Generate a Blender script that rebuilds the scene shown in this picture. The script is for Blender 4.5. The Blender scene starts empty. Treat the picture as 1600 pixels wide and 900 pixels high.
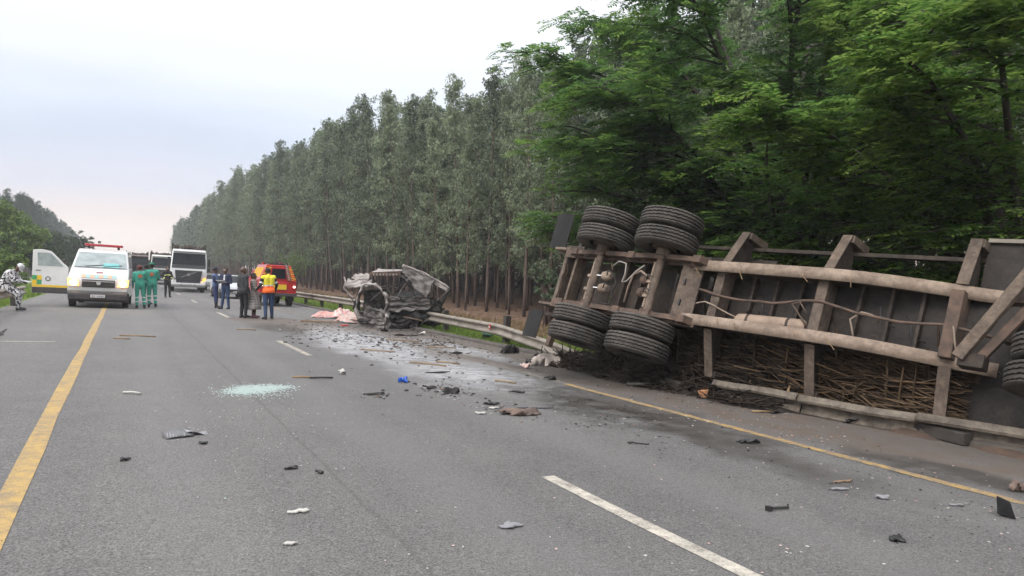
import bpy, bmesh, math, random
import numpy as np
from mathutils import Vector, Matrix

R = math.radians
rng = np.random.default_rng(11)
random.seed(5)
scene = bpy.context.scene
col = scene.collection

# ------------------------------------------------------------------ camera
FPX = 1080.0                       # focal length in pixels of a 1600 px wide frame
PAN = math.atan(605 / FPX)         # the camera looks to the right of the road's direction (+Y)
PITCH = math.atan(30 / FPX)
CAM_H = 1.5
cam_data = bpy.data.cameras.new('camera')
cam_data.sensor_width = 36
cam_data.lens = 36 * FPX / 1600
cam_data.clip_start = 0.1
cam_data.clip_end = 4000
cam = bpy.data.objects.new('camera', cam_data)
cam.location = (0, 0, CAM_H)
cam.rotation_euler = (R(90) - PITCH, 0, -PAN)
col.objects.link(cam)
scene.camera = cam

# ------------------------------------------------------------------ sky, sun, exposure
SUN_EL, SUN_AZ = R(48), R(-115)    # azimuth clockwise from +Y
world = bpy.data.worlds.new('World')
scene.world = world
world.use_nodes = True
wn, wl = world.node_tree.nodes, world.node_tree.links
wn.clear()
w_out = wn.new('ShaderNodeOutputWorld')
w_nish = wn.new('ShaderNodeTexSky'); w_nish.sky_type = 'NISHITA'; w_nish.sun_disc = False
w_nish.sun_elevation = SUN_EL; w_nish.sun_rotation = SUN_AZ
w_nish.air_density = 1.0; w_nish.dust_density = 1
w_bg1 = wn.new('ShaderNodeBackground'); w_bg1.inputs["Strength"].default_value = 0.05
wl.new(w_nish.outputs[0], w_bg1.inputs['Color'])
w_tc = wn.new('ShaderNodeTexCoord')
w_sep = wn.new('ShaderNodeSeparateXYZ'); wl.new(w_tc.outputs['Generated'], w_sep.inputs[0])
w_map = wn.new('ShaderNodeMapping'); w_map.inputs['Scale'].default_value = (1.2, 1.2, 7)
wl.new(w_tc.outputs['Generated'], w_map.inputs[0])
w_noise = wn.new('ShaderNodeTexNoise'); w_noise.inputs['Scale'].default_value = 2.2; w_noise.inputs['Detail'].default_value = 4
wl.new(w_map.outputs[0], w_noise.inputs['Vector'])
w_m1 = wn.new('ShaderNodeMath'); w_m1.operation = 'MULTIPLY_ADD'   # elevation wobbled by the cloud noise
w_m1.inputs[1].default_value = 0.14; wl.new(w_noise.outputs[0], w_m1.inputs[0]); 
w_sub = wn.new('ShaderNodeMath'); w_sub.operation = 'SUBTRACT'; w_sub.inputs[1].default_value = 0.07
wl.new(w_sep.outputs[2], w_sub.inputs[0]); wl.new(w_sub.outputs[0], w_m1.inputs[2])
w_ramp = wn.new('ShaderNodeValToRGB')
els = w_ramp.color_ramp.elements
SKY = [(0.0, (.93, .80, .84)), (.035, (.86, .66, .66)), (.07, (.74, .52, .50)), (.105, (.60, .48, .52)), (.15, (.50, .47, .50)),
       (.19, (.58, .56, .57)), (.245, (.72, .68, .64)), (.35, (.76, .71, .65)), (.6, (.9, .87, .84)), (1.0, (1, 1, 1))]
els[0].position = 0; els[0].color = (*SKY[0][1], 1); els[1].position = 1; els[1].color = (1, 1, 1, 1)
for p_, c_ in SKY[1:-1]:
    e_ = els.new(p_); e_.color = (*c_, 1)
wl.new(w_m1.outputs[0], w_ramp.inputs[0])
w_cie = wn.new('ShaderNodeMath'); w_cie.operation = 'MULTIPLY_ADD'; w_cie.use_clamp = False   # overcast dome: brighter overhead
w_cie.inputs[1].default_value = 0.9; w_cie.inputs[2].default_value = 0.38
w_max = wn.new('ShaderNodeMath'); w_max.operation = 'MAXIMUM'; w_max.inputs[1].default_value = 0
wl.new(w_sep.outputs[2], w_max.inputs[0]); wl.new(w_max.outputs[0], w_cie.inputs[0])
w_bg2 = wn.new('ShaderNodeBackground')
wl.new(w_ramp.outputs[0], w_bg2.inputs['Color']); wl.new(w_cie.outputs[0], w_bg2.inputs['Strength'])
w_add = wn.new('ShaderNodeAddShader')
wl.new(w_bg1.outputs[0], w_add.inputs[0]); wl.new(w_bg2.outputs[0], w_add.inputs[1])
wl.new(w_add.outputs[0], w_out.inputs['Surface'])

sun_d = bpy.data.lights.new('sun', 'SUN'); sun_d.energy = 1.0; sun_d.angle = R(25); sun_d.color = (1, .95, .88)
sun = bpy.data.objects.new('sun', sun_d)
sv = Vector((math.sin(SUN_AZ) * math.cos(SUN_EL), math.cos(SUN_AZ) * math.cos(SUN_EL), math.sin(SUN_EL)))
sun.rotation_euler = sv.to_track_quat('Z', 'Y').to_euler()
sun.location = (-20, -20, 40)
col.objects.link(sun)

scene.view_settings.view_transform = 'Standard'
scene.view_settings.look = 'None'
scene.view_settings.gamma = 1
scene.view_settings.use_curve_mapping = False
scene.view_settings.exposure = 0.85
scene.render.engine = 'CYCLES'
scene.cycles.use_denoising = True
scene.cycles.use_adaptive_sampling = True
scene.cycles.adaptive_threshold = 0.03
scene.cycles.max_bounces = 5
scene.cycles.diffuse_bounces = 3
scene.cycles.glossy_bounces = 2
scene.cycles.volume_bounces = 0
scene.cycles.transmission_bounces = 4
scene.cycles.transparent_max_bounces = 8
scene.cycles.caustics_reflective = False
scene.cycles.caustics_refractive = False

# ------------------------------------------------------------------ ground shape
CROSS = R(3.5)                     # the carriageway falls to the right
SL = math.tan(CROSS)
ROAD_L, ROAD_R = -3.55, 8.35


def gz(x, y):
    """height of the ground"""
    if x < -3.6:
        d = -3.6 - x
        return 3.6 * SL - .10 * min(d, 6) + .0 * d
    if x <= 8.6:
        return -SL * x
    far = min(1, max(0, (y - 45) / 60))
    d = x - 8.6
    z = -SL * 8.6 - (.10 - .075 * far) * min(d, 6.4)
    if x > 22:
        z += .035 * min(x - 22, 40)
    return z


def gp(px, py, lift=0.0):
    """the road-plane point seen at a pixel of the 1600 x 900 frame"""
    cp, sp, ct, st = math.cos(PITCH), math.sin(PITCH), math.cos(PAN), math.sin(PAN)
    f = Vector((st * cp, ct * cp, -sp)); r = Vector((ct, -st, 0)); u = r.cross(f)
    d = f + r * ((px - 800) / FPX) - u * ((py - 450) / FPX)
    t = (lift - CAM_H) / (d.z + SL * d.x)
    p = d * t
    return Vector((p.x, p.y, p.z + CAM_H))


ROAD_TILT = Matrix.Rotation(CROSS, 4, 'Y')


def on_road(x, y, yaw=0.0, lift=0.0):
    return Matrix.Translation((x, y, -SL * x + lift)) @ ROAD_TILT @ Matrix.Rotation(yaw, 4, 'Z')


# ------------------------------------------------------------------ mesh helpers
def tag(o, label=None, cat=None, group=None, kind=None):
    if label: o['label'] = label
    if cat: o['category'] = cat
    if group: o['group'] = group
    if kind: o['kind'] = kind
    return o


def link(name, me, parent=None):
    o = bpy.data.objects.new(name, me)
    col.objects.link(o)
    if parent: o.parent = parent
    return o


def thing(name, mat4, label, cat, group=None):
    o = link(name, None)
    o.matrix_world = mat4
    return tag(o, label, cat, group)


def dup(o, parent=None):
    c = o.copy(); col.objects.link(c)
    if parent is not None:
        mpi = o.matrix_parent_inverse.copy(); c.parent = parent; c.matrix_parent_inverse = mpi
    for ch in o.children:
        dup(ch, c)
    return c


class MB:
    def __init__(s):
        s.v, s.f, s.m = [], [], []

    def add(s, vs, fs, mi=0):
        n = len(s.v)
        s.v += [tuple(a) for a in vs]
        s.f += [tuple(i + n for i in f) for f in fs]
        s.m += [mi] * len(fs)
        return s

    def box(s, c, d, rot=None, mi=0, taper=1.0):
        c = Vector(c); hx, hy, hz = d[0] / 2, d[1] / 2, d[2] / 2
        vs = []
        for z, k in ((-hz, 1), (hz, taper)):
            for x, y in ((-hx, -hy), (hx, -hy), (hx, hy), (-hx, hy)):
                p = Vector((x * k, y * k, z))
                if rot is not None: p = rot @ p
                vs.append(c + p)
        return s.add(vs, [(3, 2, 1, 0), (4, 5, 6, 7), (0, 1, 5, 4), (1, 2, 6, 5), (2, 3, 7, 6), (3, 0, 4, 7)], mi)

    def beam(s, p, q, w, h, up=(0, 0, 1), mi=0):
        p, q = Vector(p), Vector(q); a = (q - p)
        L = a.length; a.normalize(); u = Vector(up); u = (u - a * u.dot(a)).normalized(); b = a.cross(u)
        rot = Matrix((b, a, u)).transposed()
        return s.box((p + q) / 2, (w, L, h), rot, mi)

    def cyl(s, p, q, r0, r1=None, n=12, mi=0, caps=True):
        r1 = r0 if r1 is None else r1
        p, q = Vector(p), Vector(q); a = (q - p).normalized()
        u = a.orthogonal().normalized(); w = a.cross(u)
        vs = []
        for c, r in ((p, r0), (q, r1)):
            for i in range(n):
                t = 2 * math.pi * i / n
                vs.append(c + (u * math.cos(t) + w * math.sin(t)) * r)
        fs = [(i, (i + 1) % n, n + (i + 1) % n, n + i) for i in range(n)]
        if caps: fs += [tuple(range(n - 1, -1, -1)), tuple(range(n, 2 * n))]
        return s.add(vs, fs, mi)

    def tube(s, path, r, n=6, mi=0, r_end=None):
        path = [Vector(p) for p in path]; m = len(path); vs = []
        u = None
        for k, p in enumerate(path):
            a = (path[min(k + 1, m - 1)] - path[max(k - 1, 0)]).normalized()
            u = a.orthogonal().normalized() if u is None else (u - a * u.dot(a)).normalized()
            w = a.cross(u)
            rr = r if r_end is None else r + (r_end - r) * k / (m - 1)
            for i in range(n):
                t = 2 * math.pi * i / n
                vs.append(p + (u * math.cos(t) + w * math.sin(t)) * rr)
        fs = [(k * n + i, k * n + (i + 1) % n, (k + 1) * n + (i + 1) % n, (k + 1) * n + i) for k in range(m - 1) for i in range(n)]
        fs += [tuple(range(n - 1, -1, -1)), tuple(range((m - 1) * n, m * n))]
        return s.add(vs, fs, mi)

    def lathe(s, prof, c, axis, n=24, mi=0, zig=None):
        """prof: list of (radius, along)"""
        c = Vector(c); a = Vector(axis).normalized(); u = a.orthogonal().normalized(); w = a.cross(u)
        vs = []; m = len(prof)
        for i in range(n):
            t = 2 * math.pi * i / n
            d = u * math.cos(t) + w * math.sin(t)
            for k, (r, h) in enumerate(prof):
                z = 0 if not zig else zig[k] * (1 if i % 2 else -1)
                vs.append(c + d * r + a * (h + z))
        fs = [(i * m + k, ((i + 1) % n) * m + k, ((i + 1) % n) * m + k + 1, i * m + k + 1) for i in range(n) for k in range(m - 1)]
        return s.add(vs, fs, mi)

    def grid(s, fn, nu, nv, mi=0):
        vs = [fn(i / nu, j / nv) for i in range(nu + 1) for j in range(nv + 1)]
        fs = [(i * (nv + 1) + j, (i + 1) * (nv + 1) + j, (i + 1) * (nv + 1) + j + 1, i * (nv + 1) + j + 1) for i in range(nu) for j in range(nv)]
        return s.add(vs, fs, mi)

    def prism(s, poly, x0, x1, mi=0, axis=0):
        """polygon of 2 coordinates extruded along one axis"""
        n = len(poly)

        def P(x, a, b):
            return (x, a, b) if axis == 0 else ((a, x, b) if axis == 1 else (a, b, x))
        vs = [P(x0, a, b) for a, b in poly] + [P(x1, a, b) for a, b in poly]
        fs = [tuple(range(n - 1, -1, -1)), tuple(range(n, 2 * n))] + [(i, (i + 1) % n, n + (i + 1) % n, n + i) for i in range(n)]
        return s.add(vs, fs, mi)

    def build(s, name, mats, parent=None, smooth=False, bevel=0, thick=0, segs=2):
        me = bpy.data.meshes.new(name)
        me.from_pydata(s.v, [], s.f)
        for m in (mats if isinstance(mats, (list, tuple)) else [mats]): me.materials.append(m)
        me.polygons.foreach_set('material_index', s.m)
        bm = bmesh.new(); bm.from_mesh(me)
        bmesh.ops.recalc_face_normals(bm, faces=bm.faces)
        bm.to_mesh(me); bm.free()
        if smooth:
            me.polygons.foreach_set('use_smooth', [True] * len(me.polygons))
            if smooth != 'all':
                me.set_sharp_from_angle(angle=R(38))
        o = link(name, me, parent)
        if thick:
            md = o.modifiers.new('thick', 'SOLIDIFY'); md.thickness = thick; md.offset = 0
        if bevel:
            md = o.modifiers.new('bevel', 'BEVEL'); md.width = bevel; md.segments = segs; md.limit_method = 'ANGLE'; md.angle_limit = R(30)
        return o


def np_mesh(name, V, Q, mats, mi=None, smooth=False):
    """mesh from numpy arrays of vertices and equal-sized faces"""
    V = np.asarray(V, np.float32); Q = np.asarray(Q, np.int32)
    me = bpy.data.meshes.new(name)
    k = Q.shape[1]
    me.vertices.add(len(V)); me.vertices.foreach_set('co', V.ravel())
    me.loops.add(Q.size); me.loops.foreach_set('vertex_index', Q.ravel())
    me.polygons.add(len(Q)); me.polygons.foreach_set('loop_start', np.arange(0, Q.size, k, dtype=np.int32))
    for m in mats: me.materials.append(m)
    if mi is not None: me.polygons.foreach_set('material_index', np.asarray(mi, np.int32))
    if smooth: me.polygons.foreach_set('use_smooth', np.ones(len(Q), bool))
    me.update(calc_edges=True)
    return me


# ------------------------------------------------------------------ materials
MATS = {}


def node_mat(name):
    m = bpy.data.materials.new(name); m.use_nodes = True
    nt = m.node_tree
    return m, nt, nt.nodes['Principled BSDF']


def pm(name, c1, c2=None, scale=6, rough=.6, metal=0, bump=0, bscale=None, detail=6, coat=0, spec=.5, lo=.35, hi=.65, coords='Object', stretch=None, grime=0):
    """principled material whose colour wanders between c1 and c2"""
    if name in MATS: return MATS[name]
    m, nt, b = node_mat(name)
    b.inputs['Base Color'].default_value = (*c1, 1)
    b.inputs['Roughness'].default_value = rough
    b.inputs['Metallic'].default_value = metal
    b.inputs['Coat Weight'].default_value = coat
    b.inputs['Specular IOR Level'].default_value = spec
    N, L = nt.nodes, nt.links
    if c2 is not None or bump:
        tc = N.new('ShaderNodeTexCoord')
        src = tc.outputs[coords]
        if stretch:
            mp = N.new('ShaderNodeMapping'); mp.inputs['Scale'].default_value = stretch
            L.new(src, mp.inputs[0]); src = mp.outputs[0]
    if c2 is not None:
        nz = N.new('ShaderNodeTexNoise'); nz.inputs['Scale'].default_value = scale; nz.inputs['Detail'].default_value = detail
        nz.inputs['Roughness'].default_value = .62
        L.new(src, nz.inputs['Vector'])
        mr = N.new('ShaderNodeMapRange'); mr.inputs[1].default_value = lo; mr.inputs[2].default_value = hi
        L.new(nz.outputs[0], mr.inputs[0])
        mx = N.new('ShaderNodeMix'); mx.data_type = 'RGBA'
        mx.inputs[6].default_value = (*c1, 1); mx.inputs[7].default_value = (*c2, 1)
        L.new(mr.outputs[0], mx.inputs[0]); L.new(mx.outputs[2], b.inputs['Base Color'])
        if grime:                                    # fine dirt, chips and grease over the colour
            ng = N.new('ShaderNodeTexNoise'); ng.inputs['Scale'].default_value = 13; ng.inputs['Detail'].default_value = 9; ng.inputs['Roughness'].default_value = .75; L.new(src, ng.inputs['Vector'])
            rg_ = N.new('ShaderNodeMapRange'); rg_.inputs[1].default_value = .36; rg_.inputs[2].default_value = .60; rg_.inputs[3].default_value = 1 - grime; rg_.inputs[4].default_value = 1.12; L.new(ng.outputs[0], rg_.inputs[0])
            nr = N.new('ShaderNodeTexNoise'); nr.inputs['Scale'].default_value = 4.5; nr.inputs['Detail'].default_value = 7; nr.inputs['Roughness'].default_value = .7; L.new(src, nr.inputs['Vector'])
            rr_ = N.new('ShaderNodeMapRange'); rr_.inputs[1].default_value = .60; rr_.inputs[2].default_value = .70; rr_.inputs[4].default_value = .40; L.new(nr.outputs[0], rr_.inputs[0])
            mg = N.new('ShaderNodeMix'); mg.data_type = 'RGBA'; mg.blend_type = 'MULTIPLY'; mg.inputs[0].default_value = 1
            cg = N.new('ShaderNodeCombineColor'); [L.new(rg_.outputs[0], cg.inputs[k_]) for k_ in range(3)]
            L.new(mx.outputs[2], mg.inputs[6]); L.new(cg.outputs[0], mg.inputs[7])
            mr2 = N.new('ShaderNodeMix'); mr2.data_type = 'RGBA'; mr2.inputs[7].default_value = (.085, .048, .030, 1)
            L.new(rr_.outputs[0], mr2.inputs[0]); L.new(mg.outputs[2], mr2.inputs[6]); L.new(mr2.outputs[2], b.inputs['Base Color'])
    if bump:
        n2 = N.new('ShaderNodeTexNoise'); n2.inputs['Scale'].default_value = bscale or scale * 4; n2.inputs['Detail'].default_value = 4
        L.new(src, n2.inputs['Vector'])
        bp = N.new('ShaderNodeBump'); bp.inputs['Strength'].default_value = bump; bp.inputs['Distance'].default_value = .02
        L.new(n2.outputs[0], bp.inputs['Height']); L.new(bp.outputs[0], b.inputs['Normal'])
    MATS[name] = m
    return m


def glow(name, c, strength):
    m, nt, b = node_mat(name)
    b.inputs['Base Color'].default_value = (*c, 1)
    b.inputs['Emission Color'].default_value = (*c, 1)
    b.inputs['Emission Strength'].default_value = strength
    return m


def leaf_mat(name, c_lo, c_hi, trans=.35, rough=.5, inst=.25):
    """leaf: each leaf island takes its own tone, each tree a slight shift"""
    m, nt, b = node_mat(name)
    N, L = nt.nodes, nt.links
    geo = N.new('ShaderNodeNewGeometry'); oi = N.new('ShaderNodeObjectInfo')
    ad = N.new('ShaderNodeMath'); ad.operation = 'MULTIPLY_ADD'; ad.inputs[1].default_value = inst
    sb = N.new('ShaderNodeMath'); sb.operation = 'SUBTRACT'; sb.inputs[1].default_value = .5
    L.new(oi.outputs['Random'], sb.inputs[0]); L.new(sb.outputs[0], ad.inputs[0]); L.new(geo.outputs['Random Per Island'], ad.inputs[2])
    rp = N.new('ShaderNodeValToRGB'); rp.color_ramp.elements[0].color = (*c_lo, 1); rp.color_ramp.elements[1].color = (*c_hi, 1)
    L.new(ad.outputs[0], rp.inputs[0])
    L.new(rp.outputs[0], b.inputs['Base Color'])
    b.inputs['Roughness'].default_value = rough; b.inputs['Specular IOR Level'].default_value = .3
    tr = N.new('ShaderNodeBsdfTranslucent'); L.new(rp.outputs[0], tr.inputs['Color'])
    mx = N.new('ShaderNodeMixShader'); mx.inputs[0].default_value = trans
    L.new(b.outputs[0], mx.inputs[1]); L.new(tr.outputs[0], mx.inputs[2])
    L.new(mx.outputs[0], N['Material Output'].inputs['Surface'])
    return m


M_galv = pm('galvanised steel', (.30, .265, .225), (.19, .165, .135), 3, rough=.6, metal=.2, bump=.05)
M_post = pm('treated timber post', (.06, .05, .042), (.035, .03, .026), 8, rough=.85, bump=.2)
M_rubber = pm('dusty rubber', (.092, .080, .068), (.040, .036, .033), 3, rough=.85, bump=.12, grime=.45)
M_black = pm('black plastic', (.016, .016, .017), (.026, .026, .027), 10, rough=.45)
M_char = pm('charred metal', (.012, .011, .011), (.045, .040, .036), 5, rough=.8, bump=.35, lo=.4, hi=.75)
M_ash = pm('burnt sheet metal', (.185, .165, .155), (.028, .024, .022), 2.6, rough=.6, metal=.2, bump=.25, lo=.36, hi=.66)
M_ash_pale = pm('ashen sheet metal', (.36, .325, .305), (.085, .068, .060), 2.8, rough=.65, metal=.15, bump=.2, lo=.40, hi=.72)
M_rust = pm('rust', (.145, .092, .066), (.06, .045, .036), 6, rough=.85, bump=.3)
M_chassis = pm('dust covered chassis paint', (.36, .28, .215), (.19, .142, .107), 1.8, rough=.85, bump=.2, bscale=30, grime=.30)
M_chassis_mid = pm('grimy chassis paint', (.185, .138, .104), (.085, .064, .050), 2.6, rough=.85, bump=.25, bscale=30, grime=.45)
M_chassis_dk = pm('dusty dark steel', (.075, .056, .043), (.034, .027, .022), 2.5, rough=.85, bump=.15, grime=.5)
M_floorsteel = pm('floor sheet steel', (.046, .036, .030), (.020, .017, .015), 1.8, rough=.7, metal=.2, bump=.15, grime=.5)  # base colour darkened to carry the shade between the rail webs
M_white = pm('white vehicle paint', (.62, .62, .62), (.56, .56, .55), 2, rough=.3, coat=.5)
M_dirtywhite = pm('dirty white vehicle paint', (.62, .61, .59), (.45, .43, .40), 2.5, rough=.45)
M_red = pm('red vehicle paint', (.50, .020, .022), (.42, .016, .018), 3, rough=.3, coat=.5)
M_glass = pm('dark vehicle glass', (.012, .015, .018), rough=.08, spec=.15)
M_glass_pale = pm('pale vehicle glass', (.30, .35, .35), (.20, .24, .245), 3, rough=.1, spec=.6)
M_chrome = pm('chrome', (.6, .6, .6), rough=.2, metal=1)
M_yellow = pm('yellow reflective', (.75, .50, .02), (.65, .42, .02), 8, rough=.5)
M_orange = pm('orange reflective', (.85, .22, .03), (.75, .17, .02), 8, rough=.5)
M_green = pm('green marking', (.04, .28, .10), rough=.5)
M_lamp = glow('headlamp lit', (1.0, .42, .10), 1.0)
M_lamp_core = glow('headlamp core', (1.0, .88, .62), 25)
M_amber = glow('amber lamp lit', (1.0, .38, .08), 1.0)
M_tail = glow('rear lamp lit', (1.0, .75, .6), 2.2)
M_redlens = pm('red lens', (.35, .01, .02), rough=.2, coat=.5)
# ------------------------------------------------------------------ ground and road
def spread(a, b, n, power=1.0):
    return [a + (b - a) * (i / n) ** power for i in range(n + 1)]


gxs = sorted(set([-900, -500, -250, -120, -70, -40, -25, -16, -12, -9.6, -7.5, -5.5, -4.3, -3.6, -3.3, 0, 4, 8.1, 8.6, 9.2, 10, 11, 12, 13, 14, 15, 16, 18, 20, 22, 25, 29, 34, 40, 50, 62, 90, 150, 300, 600, 1200]))
gys = sorted(set([-60, -30, -15, -8] + [y for y in range(-4, 60, 2)] + [y for y in range(60, 130, 10)] + [150, 200, 260, 340, 450, 600, 900, 1400, 2500]))


def ground_z(x, y):
    z = gz(x, y)
    if -3.55 < x < 8.4: z -= .07
    elif x > 9 or x < -4: z += .03 * math.sin(x * 1.7 + y * .6) + .025 * math.sin(y * 1.3 - x * .8)
    return z


gb = MB()
gb.add([(x, y, ground_z(x, y)) for x in gxs for y in gys],
       [(i * len(gys) + j, (i + 1) * len(gys) + j, (i + 1) * len(gys) + j + 1, i * len(gys) + j + 1) for i in range(len(gxs) - 1) for j in range(len(gys) - 1)])
M_ground, nt, b = node_mat('verge soil, grass and leaf litter')
N, L = nt.nodes, nt.links
tc = N.new('ShaderNodeTexCoord'); sep = N.new('ShaderNodeSeparateXYZ'); L.new(tc.outputs['Object'], sep.inputs[0])
nz = N.new('ShaderNodeTexNoise'); nz.inputs['Scale'].default_value = .5; nz.inputs['Detail'].default_value = 8; L.new(tc.outputs['Object'], nz.inputs['Vector'])
nf = N.new('ShaderNodeTexNoise'); nf.inputs['Scale'].default_value = 9; nf.inputs['Detail'].default_value = 6; L.new(tc.outputs['Object'], nf.inputs['Vector'])
r_lit = N.new('ShaderNodeValToRGB')
r_lit.color_ramp.elements[0].position = .33; r_lit.color_ramp.elements[0].color = (.085, .052, .034, 1)
r_lit.color_ramp.elements[1].position = .68; r_lit.color_ramp.elements[1].color = (.25, .165, .115, 1)
L.new(nf.outputs[0], r_lit.inputs[0])
r_gr = N.new('ShaderNodeValToRGB')
r_gr.color_ramp.elements[0].position = .3; r_gr.color_ramp.elements[0].color = (.07, .115, .022, 1)
r_gr.color_ramp.elements[1].position = .7; r_gr.color_ramp.elements[1].color = (.15, .19, .055, 1)
L.new(nf.outputs[0], r_gr.inputs[0])
wob = N.new('ShaderNodeMath'); wob.operation = 'MULTIPLY_ADD'; wob.inputs[1].default_value = 4.0
L.new(nz.outputs[0], wob.inputs[0]); L.new(sep.outputs[0], wob.inputs[2])
mrr = N.new('ShaderNodeMapRange'); mrr.inputs[1].default_value = 13.3; mrr.inputs[2].default_value = 14.6; L.new(wob.outputs[0], mrr.inputs[0])
mix = N.new('ShaderNodeMix'); mix.data_type = 'RGBA'
L.new(mrr.outputs[0], mix.inputs[0]); L.new(r_gr.outputs[0], mix.inputs[6]); L.new(r_lit.outputs[0], mix.inputs[7])
L.new(mix.outputs[2], b.inputs['Base Color']); b.inputs['Roughness'].default_value = .95; b.inputs['Specular IOR Level'].default_value = .15
bp = N.new('ShaderNodeBump'); bp.inputs['Strength'].default_value = .6; bp.inputs['Distance'].default_value = .08; L.new(nf.outputs[0], bp.inputs['Height']); L.new(bp.outputs[0], b.inputs['Normal'])
ground = gb.build('ground', M_ground, smooth='all')
tag(ground, kind='structure')

# asphalt
M_asph, nt, b = node_mat('worn asphalt')
N, L = nt.nodes, nt.links
tc = N.new('ShaderNodeTexCoord'); P0 = tc.outputs['Object']


def noise(scale, detail=4, stretch=None, rough=.55):
    n = N.new('ShaderNodeTexNoise'); n.inputs['Scale'].default_value = scale; n.inputs['Detail'].default_value = detail; n.inputs['Roughness'].default_value = rough
    if stretch:
        mp = N.new('ShaderNodeMapping'); mp.inputs['Scale'].default_value = stretch; L.new(P0, mp.inputs[0]); L.new(mp.outputs[0], n.inputs['Vector'])
    else: L.new(P0, n.inputs['Vector'])
    return n


def rangeof(sock, a, b_, lo=0, hi=1):
    r = N.new('ShaderNodeMapRange'); r.inputs[1].default_value = a; r.inputs[2].default_value = b_; r.inputs[3].default_value = lo; r.inputs[4].default_value = hi
    L.new(sock, r.inputs[0]); return r.outputs[0]


def mixc(fac, a, b_, mode='MIX'):
    m = N.new('ShaderNodeMix'); m.data_type = 'RGBA'; m.blend_type = mode
    if isinstance(fac, float): m.inputs[0].default_value = fac
    else: L.new(fac, m.inputs[0])
    for k, s in ((6, a), (7, b_)):
        if isinstance(s, tuple): m.inputs[k].default_value = (*s, 1)
        else: L.new(s, m.inputs[k])
    return m.outputs[2]


def mth(op, a, b_):
    m = N.new('ShaderNodeMath'); m.operation = op
    for k, s in ((0, a), (1, b_)):
        if isinstance(s, (int, float)): m.inputs[k].default_value = s
        else: L.new(s, m.inputs[k])
    return m.outputs[0]


warp_n = noise(1.3, 5)
warp = N.new('ShaderNodeVectorMath'); warp.operation = 'MULTIPLY_ADD'; warp.inputs[1].default_value = (1.6, 1.6, 0)
wsub = N.new('ShaderNodeVectorMath'); wsub.operation = 'SUBTRACT'; wsub.inputs[1].default_value = (.5, .5, .5)
L.new(warp_n.outputs[1], wsub.inputs[0]); L.new(wsub.outputs[0], warp.inputs[0]); L.new(P0, warp.inputs[2])


def blot(cx, cy, rx, ry, rot=0, soft=.35):
    mp = N.new('ShaderNodeMapping'); mp.vector_type = 'TEXTURE'
    mp.inputs['Location'].default_value = (cx, cy, 0); mp.inputs['Rotation'].default_value = (0, 0, rot); mp.inputs['Scale'].default_value = (rx, ry, 1e4)
    L.new(warp.outputs[0], mp.inputs[0])
    ln = N.new('ShaderNodeVectorMath'); ln.operation = 'LENGTH'; L.new(mp.outputs[0], ln.inputs[0])
    return rangeof(ln.outputs['Value'], 1, 1 - soft)


def union(*ss):
    o_ = ss[0]
    for s_ in ss[1:]: o_ = mth('MAXIMUM', o_, s_)
    return o_


n_big = noise(.35, 5); n_mid = noise(2.2, 6); n_str = noise(1.0, 4, (1.6, .06, 1)); n_ag = noise(75, 3, None, .8); n_ag2 = noise(28, 3, None, .8)
base = mixc(rangeof(n_big.outputs[0], .3, .7), (.122, .118, .116), (.160, .154, .150))
base = mixc(rangeof(n_str.outputs[0], .35, .7, 0, .55), base, (.098, .097, .099))
base = mixc(rangeof(n_mid.outputs[0], .4, .75, 0, .4), base, (.175, .168, .160))
ag = mixc(rangeof(n_ag.outputs[0], .36, .64), (.35, .35, .35), (1.55, 1.53, 1.5))
base = mixc(1.0, base, ag, 'MULTIPLY')
ag2 = mixc(rangeof(n_ag2.outputs[0], .3, .7), (.74, .74, .74), (1.25, 1.25, 1.25))
base = mixc(1.0, base, ag2, 'MULTIPLY')
# paving seam along the lane
sepp = N.new('ShaderNodeSeparateXYZ'); L.new(warp.outputs[0], sepp.inputs[0])
sepo = N.new('ShaderNodeSeparateXYZ'); L.new(P0, sepo.inputs[0])
sx = mth('MULTIPLY_ADD', sepp.outputs[0], .04)
sx.node.inputs[2].default_value = 0
sxx = mth('ADD', mth('MULTIPLY', sepo.outputs[0], .96), sx)
seam = rangeof(mth('ABSOLUTE', mth('SUBTRACT', sxx, 1.38), 0), .028, .008, 0, .38)
base = mixc(seam, base, (.055, .052, .05))
half = rangeof(sxx, 1.34, 1.42, 0, .10)
base = mixc(half, base, (.085, .086, .090))
# polished wheel tracks and a few cracks
for c_ in (.35, 2.1, 3.95, 5.5):
    trk = rangeof(mth('ABSOLUTE', mth('SUBTRACT', sxx, c_), 0), .42, .12, 0, .30)
    base = mixc(mth('MULTIPLY', trk, rangeof(n_str.outputs[0], .3, .6, .4, 1)), base, (.175, .170, .168))
vor = N.new('ShaderNodeTexVoronoi'); vor.feature = 'DISTANCE_TO_EDGE'; vor.inputs['Scale'].default_value = .42; L.new(warp.outputs[0], vor.inputs['Vector'])
crk = mth('MULTIPLY', rangeof(vor.outputs[0], .012, .004), rangeof(n_big.outputs[0], .60, .66, 0, .4))
base = mixc(crk, base, (.045, .043, .042))
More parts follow.
